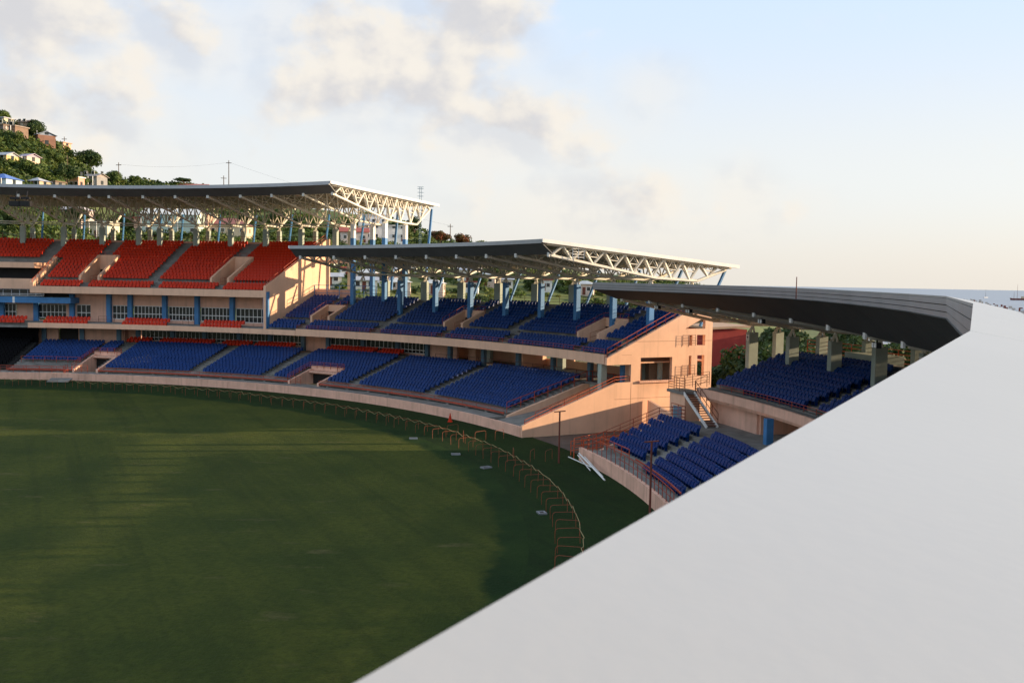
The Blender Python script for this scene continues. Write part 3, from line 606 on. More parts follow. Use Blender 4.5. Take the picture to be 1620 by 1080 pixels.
b.poly([p + UP * .95 for p in pts], .03, 4); b.poly([p + UP * .5 for p in arc(.12, 13, 3, 1.0)], .022, 4); b.poly([p + UP * .9 for p in arc(.5, 11.0, 3, 1.0)], .06, 4); b.build('front_rail', 'rail', near)
# upper deck
PD, PZ, PT, PR = 11.0, 5.35, .75, .28
b = MB(); b.sweep(steps(PD, PZ, 11, PT, PR, .45), 18.9, -40); b.sweep([(10.2, 5.0), (10.99, 5.0), (10.99, 5.3), (10.2, 5.3)], 18.9, -40); b.build('upper_terrace', 'conc', near)
b = MB(); b.sweep([(10.0, 4.72), (10.2, 4.72), (10.2, 5.36), (10.0, 5.36)], 18.95, -40); b.sweep([(10.35, 4.45), (10.7, 4.45), (10.7, 4.72), (10.35, 4.72)], 18.3, -40); b.build('tier_front_beam', 'pinkdull', near)
seat_block('blue', 'near upper left block', PD + .3, PZ, PT, PR, range(9), 18.5, 9.3); seat_block('blue', 'near upper right block', PD + .3, PZ, PT, PR, range(9), 8.2, -3)
aisles(near, [(9.2, 8.3)], PD, PZ, PT, PR, 11, 1)
b = MB(); rail(b, arc(10.95, 17.6, -2, 5.36), .42, 2, 2.2, .022); b.build('tier_rail', 'rail', near)
b = MB(); b.pbox(11.2, 11.4, 14.0, 18.8, 2.72, 4.72); b.pbox(15.8, 16.1, -40, 14, 2.72, 5.3); b.pbox(11.4, 15.8, 13.85, 14.1, 2.72, 5.0); b.pbox(9.6, 9.8, 2, 8.8, 2.72, 3.55); b.build('concourse_wall', 'pinkdull', near)
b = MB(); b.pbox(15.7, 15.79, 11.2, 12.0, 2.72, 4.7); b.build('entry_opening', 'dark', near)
for th in (11.1, 6.9, 3.0, -1): column(near, 9.95, th, 2.72, 4.5, .5, .5, 'blue', 'concourse_column')
# landing and steel stair at the left end
b = MB(); b.pbox(9.0, 10.35, 19.0, 20.7, 1.5, 4.75); b.build('landing_block', 'pink', near)
b = MB(); b.pbox(8.85, 10.5, 18.97, 20.9, 4.78, 5.0); b.build('landing', 'conc', near)
b = MB(); b.pbox(8.93, 8.98, 19.3, 20.2, 2.75, 3.75); b.build('gate_panel', 'bluegrey', near)
b = MB()
A0, A1 = W(9.35, 18.95, 4.9), W(9.35, 16.35, 2.8); ST = empty('x'); bpy.data.objects.remove(ST)
n = 14; dirv = (A1 - A0); out = rad(17.6)
for k in range(n): p = A0 + dirv * ((k + .5) / n); b.obox(p, Vector((dirv.x, dirv.y, 0)).normalized(), out, UP, .12, .42, .02)
st = b.build('stair', 'rust', near)
b = MB()
for s in (-.46, .46):
    d_ = Vector((dirv.x, dirv.y, 0)).normalized(); b.obox((A0 + A1) / 2 + out * s, dirv.normalized(), out, dirv.normalized().cross(out), dirv.length / 2 + .1, .04, .13)
b.build('stringer', 'whitepaint', st)
b = MB(); rail(b, [A0 + out * .5, A1 + out * .5], 1.0, 2, 1.0, .025); rail(b, [W(8.95, 18.95, 5), W(8.95, 20.8, 5), W(10.4, 20.8, 5), W(11.5, 19.4, 5.5)], 1.05, 5, .9, .022); rail(b, [W(9.9, 18.95, 5.0), W(10.9, 18.95, 5.4)], .95, 2, 1, .022); b.build('stair_rail', 'rust', st)
# wall that closes the gap between the stands
b = MB(); J = W(13.2, 27.45, 0); Kp = W(9.7, 20.9, 0); dv = (Kp - J); nv = Vector((-dv.y, dv.x, 0)).normalized(); b.obox((J + Kp) / 2 + UP * 1.22, dv.normalized(), nv, UP, dv.length / 2, .14, 1.53); o = b.build('boundary_wall', 'pink'); tag(o, 'pink rendered wall closing the gap between two grandstands', 'wall')
# columns, roof beams
NTH = [20.0, 16.3, 12.6, 8.9, 5.2, 1.5, -2.2, -5.9, -9.6]
for i, th in enumerate(NTH):
    c = column(near, 16.0, th, 6.6, 9.65, .85, .5, 'colconc', 'column'); column(near, 20.0, th + 1.25, 5.5, 9.55, .8, .5, 'colconc', 'column')
    bearing1(near, 16.0, th, 9.6, 10.25); bearing1(near, 20.0, th + 1.25, 9.5, 10.2)
    if i in (0, 4):
        q = MB(); cc = W(15.56, th, 9.2); q.obox(cc, tan(th), rad(th), UP, .2, .012, .24); pl = q.build('sign_plate', 'whitepaint', near)
        q = MB(); q.obox(cc - rad(th) * .016 + UP * .05, tan(th), rad(th), UP, .11, .004, .05); q.obox(cc - rad(th) * .016 + UP * .05 - tan(th) * .05, tan(th), rad(th), UP, .03, .004, .10); q.obox(cc - rad(th) * .016 - UP * .14, tan(th), rad(th), UP, .13, .004, .02); q.build('sign_symbol', 'dark', pl)
b = MB(); rail(b, arc(20.3, 19, -6, 7.9), 1.2, 4, 1.8, .03); b.build('rear_rail', 'orange', near)
b = MB(); b.pbox(19.2, 20.6, 19.0, -40, 7.6, 7.9); b.build('rear_walkway', 'conc', near)
b = MB(); b.pbox(18.4, 20.2, 11.3, 14.2, 7.9, 8.7); b.build('stair_cover', 'colconc', near)
# roof: facetted front edge through the corner points seen in the photograph
ZR = 13.31
P1 = G(560, 1080, ZR); J1 = G(1535, 523, ZR); D1 = G(1539.5, 480, ZR); E1 = G(1497, 468.3, ZR)
def pol(p): return (math.hypot(p.x - CX, p.y - CY) - RB, math.degrees(math.atan2(p.y - CY, p.x - CX)))
back = P1 - (J1 - P1).normalized() * 6.0
nodes = [(7.2, -62.0, 13.3), (*pol(back), ZR), (*pol(J1), ZR), (*pol(D1), ZR), (*pol(E1), ZR), (5.9, -12.5, 13.32), (5.9, -9.0, 13.335), (5.9, -5.2, 13.36), (5.8, -1.4, 13.40), (5.7, 2.3, 13.43), (5.5, 6.0, 13.46), (5.2, 9.8, 13.485), (4.9, 13.4, 13.505), (4.6, 17.0, 13.515), (4.4, 20.8, 13.53), (4.3, 24.4, 13.55)]
def edge(th):
    for a, c in zip(nodes, nodes[1:]):
        if a[1] <= th <= c[1] + 1e-9:
            A, B = W(a[0], a[1], 0), W(c[0], c[1], 0)
            # intersect the ray at th with the straight facet
            u = rad(th); ca = Vector((CX, CY, 0)); dx = B - A; den = u.x * dx.y - u.y * dx.x; r_ = ((A.x - ca.x) * dx.y - (A.y - ca.y) * dx.x) / den
            t = (th - a[1]) / (c[1] - a[1]); return r_ - RB, a[2] + (c[2] - a[2]) * t
    return nodes[-1][0], nodes[-1][2]
def Wn(d, th, z):
    """d measured from the roof edge, z from the edge height"""
    de, ze = edge(min(max(th, -62), 24.4)); return W(de + d, th, ze + z)
def nsweep(b, prof, closed=True):
    ths = [n_[1] for n_ in nodes]; k = len(prof); i = len(b.v)
    for th in ths: b.v += [tuple(Wn(d, th, z)) for d, z in prof]
    for a in range(len(ths) - 1):
        for q in range(k if closed else k - 1):
            c = (q + 1) % k; b.f.append((i + a * k + q, i + a * k + c, i + (a + 1) * k + c, i + (a + 1) * k + q)); b.mi.append(0)
    if closed: b.f.append(tuple(i + q for q in reversed(range(k)))); b.f.append(tuple(i + (len(ths) - 1) * k + q for q in range(k))); b.mi += [0, 0]
b = MB(); nsweep(b, [(.3, -.52), (21, -2.9), (21, -3.05), (.3, -.66)]); nr = b.build('roof', 'under', near)
# cap flashing in sheets with open joints
capw = .56
allth = sorted(set([n_[1] for n_ in nodes] + [(nodes[2][1] + nodes[3][1]) / 2 + .05]))
for a, c in zip(allth, allth[1:]):
    b = MB(); g = .004 / (RB + 7) * 57.3
    pr = [(0, 0), (capw, -.095), (capw, -.125), (.014, -.05), (0, -.05)]
    ta, tb = a + g, c - g
    i = 0
    for th in (ta, tb): b.v += [tuple(Wn(d, th, z)) for d, z in pr]
    for q in range(5): e = (q + 1) % 5; b.f.append((q, e, 5 + e, 5 + q)); b.mi.append(0)
    b.f.append((4, 3, 2, 1, 0)); b.f.append((5, 6, 7, 8, 9)); b.mi += [0, 0]; b.build('cap_flashing', 'white', nr)
for (z0, z1, dd) in ((-.06, -.225, .004), (-.25, -.415, .024), (-.44, -.60, .046)):
    b = MB(); nsweep(b, [(dd - .004, z0), (dd + .016, z0), (dd + .016, z1), (dd - .004, z1)]); b.build('fascia_strip', 'fascia', nr)
b = MB(); nsweep(b, [(.07, -.05), (.09, -.05), (.09, -.6), (.07, -.6)]); nsweep(b, [(.02, -.59), (.07, -.57), (.07, -.60), (.02, -.62)]); 
def sdrop(th): return -1.35 - .95 * min(1, max(0, (23.5 - th) / 27))
i = len(b.v); ths = [n_[1] for n_ in nodes]
for th in ths: b.v += [tuple(Wn(.06, th, -.60)), tuple(Wn(2.3, th, sdrop(th))), tuple(Wn(2.36, th, sdrop(th) + .05)), tuple(Wn(.12, th, -.55))]
for a in range(len(ths) - 1):
    for q in range(4): c = (q + 1) % 4; b.f.append((i + a * 4 + q, i + a * 4 + c, i + a * 4 + 4 + c, i + a * 4 + 4 + q)); b.mi.append(0)
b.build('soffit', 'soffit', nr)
b = MB()   # torn fixing tabs along the back of the cap
for k in range(150):
    th = -42 + k * .36 + random.uniform(-.1, .1); p = Wn(capw + random.uniform(-.01, .05), th, -.095 + random.uniform(-.01, .03)); s = random.uniform(.010, .026)
    b.cur = 1 if random.random() < .15 else 0; b.obox(p, (tan(th) + UP * random.uniform(-.4, .4)).normalized(), rad(th), UP, s * 1.6, s, s * random.uniform(.4, 1))
o = b.build('fixing_tab', ['white', 'rust'], nr); tag(o, kind='stuff')
for i, th in enumerate(NTH + [-13.3]):
    de, ze = edge(th)
    if th < -12: de = 6
    truss(nr, th + .25, [(de + 2.38, ze + sdrop(th)), (16.0, 10.3), (19.6, 10.25), (23.0, 11.3)], lambda d, de=de, ze=ze: ze - .72 - .115 * (d - de), ndiv=7, spread=.6)
truss(nr, 23.6, [(6.8, 12.1), (16.0, 10.35), (19.6, 10.3), (23, 11.3)], lambda d: 13.5 - .72 - .115 * (d - 4.3), ndiv=7, spread=.3)
b = MB(); b.sweep([(15.9, 10.32), (16.1, 10.32), (16.1, 10.52), (15.9, 10.52)], 23, -13); b.sweep([(9.0, 11.72), (9.2, 11.72), (9.2, 11.9), (9.0, 11.9)], 23, -13); b.sweep([(12.4, 11.05), (12.6, 11.05), (12.6, 11.2), (12.4, 11.2)], 23, -13); b.build('roof_beam', 'cream', near)

# ================================================================== seats
def seat_mesh(far):
    b = MB()
    if far:
        b.hexa([(-.21, .10, .32), (.21, .10, .32), (.21, .15, .32), (-.21, .15, .32), (-.19, .17, .74), (.19, .17, .74), (.21, .22, .74), (-.21, .22, .74)]); b.hexa([(-.17, .172, .741), (.17, .172, .741), (.19, .25, .741), (-.19, .25, .741), (-.12, .215, .80), (.12, .215, .80), (.13, .265, .785), (-.13, .265, .785)])
        b.hexa([(-.21, -.08, .33), (.21, -.08, .33), (.22, .09, .30), (-.22, .09, .30), (-.20, .04, .66), (.20, .04, .66), (.20, .13, .68), (-.20, .13, .68)])
    else:
        pr = [(-.22, .30), (.22, .30), (.23, .70), (.20, .79), (.13, .82), (-.13, .82), (-.20, .79), (-.23, .70)]
        y = lambda z: .10 + .17 * (z - .3) / .5
        f = [(x, y(z), z) for x, z in pr]; k = [(x, y(z) + .045, z - .01) for x, z in pr]; i = len(b.v); b.v += f + k; n = len(pr)
        b.f.append(tuple(i + q for q in range(n))); b.f.append(tuple(i + n + q for q in reversed(range(n)))); b.mi += [0, 0]
        for q in range(n): e = (q + 1) % n; b.f.append((i + q, i + n + q, i + n + e, i + e)); b.mi.append(0)
        b.hexa([(-.20, -.10, .32), (.20, -.10, .32), (.21, .08, .29), (-.21, .08, .29), (-.19, .03, .62), (.19, .03, .62), (.19, .12, .67), (-.19, .12, .67)])
        b.box(-.05, .05, .08, .26, .0, .34)
    return b
cs = {'blue': 'seatblue', 'red': 'seatred', 'black': 'seatblack'}
hi = {c: seat_mesh(False).mesh(c + '_seat', cs[c]) for c in ('blue', 'red')}
ORD = 'first second third fourth fifth sixth seventh eighth ninth tenth eleventh twelfth thirteenth fourteenth fifteenth sixteenth seventeenth eighteenth nineteenth twentieth'.split()
TENS = {2: ('twenty', 'twentieth'), 3: ('thirty', 'thirtieth'), 4: ('forty', 'fortieth'), 5: ('fifty', 'fiftieth'), 6: ('sixty', 'sixtieth'), 7: ('seventy', 'seventieth'), 8: ('eighty', 'eightieth')}
def word(i):
    n = i + 1
    return ORD[i] if n <= 20 else TENS[n // 10][1] if n % 10 == 0 else TENS[n // 10][0] + '-' + ORD[n % 10 - 1]
named = [s for s in SEATS if len(s[4]) > 2]
pick = set()
for c in ('blue', 'red'):
    nm = [i for i, s in enumerate(SEATS) if s[0] == c and len(s[4]) > 2]
    def key(i):
        s = SEATS[i]; p = W(s[1], s[2], s[3]) - O0; z = p.dot(CF); x = 810 + FPX * p.dot(CR) / z; y = 540 - FPX * p.dot(CU) / z
        hid = c == 'blue' and (y > 1080 - (x - 560) * .5703 - 4 or x > 1600)
        return (hid, z)
    nm.sort(key=key); pick |= set(nm[:300])
for i in sorted(pick):
    c, d, th, z, sec, row, k = SEATS[i]; o = bpy.data.objects.new(c + '_seat', hi[c]); COL.objects.link(o); o.location = W(d, th, z); o.rotation_euler = (0, 0, R(th - 90))
    tag(o, '%s seat, %s from left in the %s row, %s' % (c, word(k), word(row), sec), 'seat', '%s folding seats of the %s stand' % (c, 'near' if 'near' in sec or c == 'blue' else 'left'))
low = seat_mesh(True); lv = np.array(low.v); lf = np.array(low.f)
for c in cs:
    for nm, lo_, hi_, lab in (('near', -50, 25, 'rows of blue seats in the near stand beyond the first ones'), ('mid', 25, 68.0, {'blue': 'blocks of blue folding seats filling both tiers of the middle stand', 'red': 'two rows of red seats below the middle stand windows'}), ('left', 68.0, 120, {'blue': 'blocks of blue folding seats on the lower terrace of the left stand', 'red': 'blocks of red folding seats filling the left stand upper tier and balcony', 'black': 'black seats of the dark sightscreen block at far left'})):
        ss = [s for i, s in enumerate(SEATS) if i not in pick and s[0] == c and lo_ < s[2] <= hi_]
        if not ss: continue
        V = np.zeros((len(ss), len(lv), 3))
        for q, s in enumerate(ss):
            a = R(s[2] - 90) + random.uniform(-.02, .02); ca, sa = math.cos(a), math.sin(a); p = W(s[1], s[2], s[3]); jz = random.uniform(-.012, .012)
            V[q, :, 0] = lv[:, 0] * ca - lv[:, 1] * sa + p.x; V[q, :, 1] = lv[:, 0] * sa + lv[:, 1] * ca + p.y; V[q, :, 2] = lv[:, 2] + p.z + jz
        F = (lf[None] + (np.arange(len(ss)) * len(lv))[:, None, None]).reshape(-1, 4)
        me = bpy.data.meshes.new(c + '_seats'); me.from_pydata(V.reshape(-1, 3).tolist(), [], F.tolist()); me.materials.append(M[cs[c]]); o = bpy.data.objects.new(c + '_seats', me); COL.objects.link(o)
        tag(o, lab if isinstance(lab, str) else lab[c], 'seats', None, 'stuff')

# ================================================================== field wall and field furniture
def field_wall(t0, t1, label, wide=2.4, h=1.0):
    e = empty('field_wall', W(0, (t0 + t1) / 2, 0)); tag(e, label, 'wall'); n = int(round((t1 - t0) / wide))
    for i in range(n):
        a = t0 + (t1 - t0) * i / n + .012; c = t0 + (t1 - t0) * (i + 1) / n - .012; b = MB(); b.sweep([(-.05, -.1), (.22, -.1), (.22, h), (-.05, h)], a, c); b.build('wall_panel', 'pinkdull', e)
    return e
field_wall(27.85, TL, 'long curved pink wall of panels below the far grandstands', h=.88)
field_wall(-38, 18.9, 'pink field wall with red posts below the near seats')
hp = MB(); r = .026
def hoop_pts(w_, h): return [(-w_ / 2, 0), (-w_ / 2, h - .16), (-w_ / 2 + .05, h - .05), (-w_ / 2 + .16, h), (w_ / 2 - .16, h), (w_ / 2 - .05, h - .05), (w_ / 2, h - .16), (w_ / 2, 0)]
hp.poly([(0, x, z) for x, z in hoop_pts(1.3, .82)], .0135, 5); M['hoop'] = mat('orange_hoop_paint', (.30, .070, .03), .6, .25, 2); hm = hp.mesh('barrier_hoop', 'hoop')
hn = -1; th = -6.0; prev = None; ropepts = []
def dfun(t): return -6.9 + .9 * math.sin(R(t * 3.1) + 1.2) + (.5 if t > 60 else 0)
while th < 97:
    hn += 1; d = dfun(th) + random.uniform(-.08, .08); o = bpy.data.objects.new('barrier_hoop', hm); COL.objects.link(o); o.location = W(d, th, 0); o.rotation_euler = (random.uniform(-.04, .04), random.uniform(-.04, .04), R(th - 90) + random.uniform(-.15, .15))
    tag(o, 'orange hoop, %s in the line along the grass edge counted from the near stand' % word(hn), 'barrier hoop', 'orange hoops along the field edge')
    o.rotation_euler.z = R(th - 90) + random.uniform(-.14, .14)
    ropepts += [W(d + .60, th - .25, .81), W(d + .66 + random.uniform(0, .15), th + .62, .54 + random.uniform(-.1, .15))]
    th += math.degrees(1.7 / (RB + d)) * random.uniform(.96, 1.04)
for hk, (px, py) in enumerate(((733, 697), (760, 697), (790, 695), (812, 726), (842, 728), (868, 728), (716, 686))):
    p = G(px, py, 0); o = bpy.data.objects.new('barrier_hoop', hm); COL.objects.link(o); o.location = p; o.rotation_euler = (0, 0, R(70) + random.uniform(-.5, .5) - math.pi / 2)
    tag(o, 'orange hoop apart from the line, %s of seven between line and field wall' % word(hk), 'barrier hoop', 'orange hoops apart from the line')
b = MB(); b.poly(ropepts, .016, 4); tag(b.build('boundary_rope', 'rope'), 'thin tan rope sagging along the line of orange hoops', 'rope')
# posts
for (px, py, h, lab) in ((884, 732, 3.9, 'rusty post with a short crossbar standing in front of the end wall'), (1028, 812, 4.3, 'rusty post beside the near field wall and its blue seats')):
    p = G(px, py, 0); e = empty('net_post', p); tag(e, lab, 'post'); q = MB(); q.tube((0, 0, 0), (0, 0, h), .07, 6, .06); part(q, 'pole', 'rust', e); q = MB(); q.tube((-.42, .1, h - .08), (.42, -.1, h + .04), .045, 5); part(q, 'crossbar', 'rust', e)
# cone, pipes, boards
p = G(712, 667, 0); e = empty('marker_cone', p); tag(e, 'red marker cone by the curved field wall', 'cone')
q = MB(); q.tube((0, 0, .04), (0, 0, .85), .19, 12, .03); part(q, 'cone', 'seatred', e); q = MB(); q.box(-.23, .23, -.23, .23, 0, .05); part(q, 'base', 'seatred', e)
a, c = W(-.35, 18.2, .9), W(-.75, 13.2, .12)
for i, (pa, pb, lab) in enumerate(((W(-.5, 18.0, .75), W(-.85, 12.9, .05), 'longest white plastic pipe lying on the grass by the near field wall'), (W(-.45, 18.3, .55), W(-.75, 15.6, .05), 'thin white pipe crossing the pile near its raised end'), (W(-.9, 18.9, .3), W(-.5, 15.9, .2), 'short white pipe under the others of the pile'), (W(-.3, 17.5, .6), W(-.6, 13.8, .05), 'white pipe lying closest to the near field wall'))):
    q = MB(); q.tube(pa, pb, .06 if i == 0 else .04, 8); tag(q.build('plastic_pipe', 'whitepaint'), lab, 'pipe', 'white pipes on the grass')
for (px, py, s, lab) in ((721, 719, .3, 'flat white frame on the grass nearest the isolated hoops'), (769, 740, .32, 'white bag-like sheet on the grass beside the sagging rope'), (857, 812, .28, 'small white frame on the grass by the lower hoops'), (654, 694, .3, 'pale board lying among the hoops below the blue seats')):
    p = G(px, py, 0); e = empty('ground_frame', p, random.uniform(0, 3)); tag(e, lab, 'frame'); q = MB()
    for k in range(4): c_ = math.cos(k * math.pi / 2); s_ = math.sin(k * math.pi / 2); q.obox((c_ * s, s_ * s * .7, .05), Vector((-s_, c_, 0)), Vector((c_, s_, 0)), UP, s * (.9 if k % 2 == 0 else 1.1) * (.8 if k % 2 == 0 else 1), .05, .045)
    part(q, 'rim', 'fascia', e); q = MB(); q.box(-s * .9, s * .9, -s * .6, s * .6, .004, .03); part(q, 'infill', 'asphalt', e)
p = G(95, 604, 0); e = empty('cover_board', p, .05); tag(e, 'flat dark grey board leaning by the far wall at left', 'board'); q = MB(); q.hexa([(-1.3, -.8, .05), (1.3, -.8, .05), (1.3, .6, .35), (-1.3, .6, .35), (-1.3, -.8, .15), (1.3, -.8, .15), (1.3, .6, .45), (-1.3, .6, .45)]); part(q, 'board', 'conc', e); q = MB(); q.box(-1.1, 1.1, .3, .55, 0, .33); part(q, 'support', 'dark', e)
# fences of the gap
b = MB(); rail(b, [W(-.2, 19.4, 0), W(1.0, 21.5, 0), W(4.5, 22.8, .1), W(8.5, 22.8, .2)], 1.1, 3, 1.1, .035); rail(b, [W(.2, 20.6, 0), W(5.5, 20.3, .4)], 1.1, 3, 1.1, .035); tag(b.build('railing', 'orange'), 'orange red railing across the gap at the foot of the end wall', 'railing')
# loudspeakers under the left roof, lamps under the near roof
for (px, py, lab) in ((24, 322, 'left black loudspeaker box hanging below the left stand roof'), (41, 322, 'right black loudspeaker box hanging below the left stand roof')):
    v = ray(px, py); t = 121 / v.y; p = O0 + v * t; e = empty('loudspeaker', p, .1); tag(e, lab, 'loudspeaker', 'loudspeakers below the left roof'); q = MB(); q.box(-.62, .62, -.4, .4, -.35, .3); part(q, 'cabinet', 'speaker', e); q = MB(); q.tube((0, 0, .3), (0, .6, 1.6), .06, 5); q.box(-.5, .5, -.3, .3, .55, .8); part(q, 'bracket', 'speaker', e); q = MB(); q.box(-.54, .54, -.43, -.4, -.28, .22); part(q, 'grille', 'dark', e)
for i, (th, lab) in enumerate(((20.0, 'dark lamp below the near roof tip'), (16.55, 'dark twin lamp below the second truss end of the near roof'), (9.15, 'dark twin lamp below the near roof above the first pale columns'), (-2.0, 'dark twin lamp below the near roof closest to the camera'))):
    de, ze = edge(th); e = empty('floodlight', W(de + 2.7, th, ze + sdrop(th) - .32), R(th)); tag(e, lab, 'lamp', 'lamps below the near roof'); q = MB(); q.box(-.12, .12, -.3, -.05, -.22, .05); q.box(-.12, .12, .05, .3, -.22, .05); part(q, 'lamp_housing', 'speaker', e); q = MB(); q.tube((0, 0, .0), (0, 0, .3), .03, 5); part(q, 'bracket', 'speaker', e)
    for y0 in (-.28, .07): q = MB(); q.box(-.16, -.125, y0, y0 + .21, -.2, .03); part(q, 'lens', 'whitepaint', e)
v = ray(1260, 453); p = O0 + v * (46 / v.y); q = MB(); q.tube(p - UP * .6, p + UP * .46, .03, 6, .022); tag(q.build('lightning_rod', 'rust'), 'thin dark rod standing on the near roof against the sky', 'rod')

# ================================================================== hills, trees, houses behind
RID = [(-500, 60), (-300, 90), (-150, 130), (0, 190), (30, 203), (60, 216), (100, 238), (130, 262), (160, 284), (200, 292), (300, 300), (400, 318), (540, 334), (620, 348), (700, 380), (760, 386), (820, 402), (940, 430), (1060, 446), (1130, 462), (1220, 510), (1400, 560)]
def interp(x):
    if x <= RID[0][0]: return RID[0][1]
    for (a, b_), (c, d) in zip(RID, RID[1:]):
        if x <= c: return b_ + (d - b_) * (x - a) / (c - a)
    return RID[-1][1]
def hill_z(X, Y):
    r_ = math.hypot(X, Y)
    if Y < 20: return -.5
    px = 810 + FPX * X / Y; px = min(px, 2400); D = 330; v = ray(px, interp(px)); zr = CAM_H + v.z / math.hypot(v.x, v.y) * D
    zr = max(zr, .5); t = (r_ - 150) / (D - 150)
    wob = 1.6 * math.sin(X * .045 + 1) * math.sin(Y * .05) + 1.0 * math.sin(X * .11) * math.sin(Y * .09 + 2)
    if t <= 0: return -.6 if t < -.02 else -.6 + .6 * 0
    if t <= 1: s = t * (1 - .12 * math.sin(t * math.pi)); return -.4 + (zr + .4) * s + wob * min(1, 4 * t * (1 - t)) * min(1, zr / 12)
    return zr - (t - 1) ** 2 * 20 - (t - 1) * 2
b = MB(); NA, NRR = 150, 50
pa = [(-700 + 2000 * i / NA) for i in range(NA + 1)]; rr = [148 + 300 * (j / NRR) for j in range(NRR + 1)]
for i in range(NA + 1):
    a = math.atan((pa[i] - 810) / FPX)
    for j in range(NRR + 1): X, Y = rr[j] * math.sin(a), rr[j] * math.cos(a); b.v.append((X, Y, hill_z(X, Y)))
for i in range(NA):
    for j in range(NRR): k = i * (NRR + 1) + j; b.f.append((k, k + NRR + 1, k + NRR + 2, k + 1)); b.mi.append(0)
hl = tag(b.build('hillside', 'hill'), kind='structure')
for p_ in hl.data.polygons: p_.use_smooth = True
def on_hill(px, py):
    v = ray(px, py); t = 150 / v.y
    while t < 420:
        p = O0 + v * t
        if p.z <= hill_z(p.x, p.y): return p
        t += .6
    return None
def leaves(n, rx, ry, rz, size, shell=.55, seed=1, squash=0):
    """leaf quads spread through lobed clumps"""
    g = np.random.default_rng(seed); nl = 9; cen = g.normal(size=(nl, 3)); cen /= np.linalg.norm(cen, axis=1)[:, None]; cen *= g.uniform(.25, .72, (nl, 1)); cen[:, 2] = cen[:, 2] * .8 + .05; rad_ = g.uniform(.34, .52, nl)
    k = g.integers(0, nl, n); u = g.normal(size=(n, 3)); u /= np.linalg.norm(u, axis=1)[:, None]; p = cen[k] + u * (rad_[k] * g.uniform(shell, 1.05, n))[:, None]
    p *= np.array([rx, ry, rz]); a = g.normal(size=(n, 3)); a /= np.linalg.norm(a, axis=1)[:, None]; nrm = u + a * .7; t = np.cross(nrm, g.normal(size=(n, 3))); t /= np.linalg.norm(t, axis=1)[:, None]; s2 = np.cross(nrm, t); s2 /= np.linalg.norm(s2, axis=1)[:, None]
    s = g.uniform(.6, 1.3, n)[:, None] * size
    return np.stack([p - t * s, p - s2 * s * .55, p + t * s, p + s2 * s * .55], 1)
def qmesh(name, Q, m):
    n = len(Q); me = bpy.data.meshes.new(name); me.vertices.add(n * 4); me.vertices.foreach_set('co', Q.reshape(-1)); me.loops.add(n * 4); me.loops.foreach_set('vertex_index', np.arange(n * 4, dtype=np.int32)); me.polygons.add(n); me.polygons.foreach_set('loop_start', np.arange(0, n * 4, 4, dtype=np.int32)); me.update(calc_edges=True); me.materials.append(M[m]); return me
TM = {}
for kd, m_, rx, rz, n, sz, tr in (('round', 'leaf', 3.6, 3.1, 2800, .30, 1.7), ('dark', 'leafd', 3.7, 3.4, 3000, .30, 1.7), ('bushy', 'leafy', 3.0, 2.4, 2200, .28, 2.0), ('flame', 'flame', 4.2, 2.3, 2000, .30, 3.4), ('umbrella', 'leafd', 4.2, 1.0, 1400, .28, 4.6)):
    cr = [qmesh('crown', leaves(n, rx, rx, rz, sz, seed=s * 7 + len(kd)), m_) for s in (1, 2, 3)]
    t = MB(); t.tube((0, 0, -.6), (.1, 0, tr * .6), .26, 7, .20); t.tube((.1, 0, tr * .6), (.15, .1, tr + .4), .20, 7, .1)
    for k in range(5): a = k * 1.256 + .3; t.tube((.1, 0, tr * (.55 + .06 * k)), (math.cos(a) * rx * .6, math.sin(a) * rx * .6, tr + rz * .45), .11, 5, .04)
    TM[kd] = (cr, t.mesh('trunk', 'bark'), tr, rz)
tn = 0
def tree(kd, p, sc, label, group=None, name='tree'):
    global tn
    tn += 1; e = empty(name, p, random.uniform(0, 6.28)); e.scale = (sc, sc, sc * random.uniform(.92, 1.1)); tag(e, label, 'tree', group); cr, tm, tr, rz = TM[kd]
    o = bpy.data.objects.new('crown', cr[tn % 3]); COL.objects.link(o); o.parent = e; o.location = (0, 0, tr + rz * .55); o = bpy.data.objects.new('trunk', tm); COL.objects.link(o); o.parent = e; return e
for (px, py, sc, kd, lab) in ((57, 226, 1.0, 'dark', 'dome-shaped dark tree on the hilltop behind the brown houses'), (140, 274, 1.25, 'dark', 'large dark tree at the lower shoulder of the hill skyline'), (52, 288, 1.0, 'leaf', 'dense tree right of the blue-roofed house'), (106, 296, .95, 'dark', 'round dark tree left of the small pink tower house'), (180, 296, .9, 'round', 'bright green tree right of the grey hillside house'), (215, 298, .7, 'round', 'low green tree just above the left roof'),
                              (290, 304, .75, 'umbrella', 'flat-topped tree standing alone above the left roof'), (150, 290, .7, 'bushy', 'bush in front of the dark shoulder tree'), (85, 262, .8, 'round', 'round bush on the slope below the brick house'), (20, 236, .9, 'round', 'leafy tree below the brown hilltop houses'), (5, 196, .7, 'round', 'small tree at the top left corner of the hill'),
                              (697, 396, .9, 'flame', 'left red-blossomed tree seen above the middle roof'), (730, 397, .85, 'flame', 'right red-blossomed tree seen above the middle roof'), (672, 396, .7, 'round', 'green tree left of the two red-blossomed trees')):
    p = on_hill(px, py)
    if p is None: d_ = ray(px, py); p = O0 + d_ * (325 / d_.y)
    tree(kd if kd in TM else 'round', p, sc, lab)
i = 0
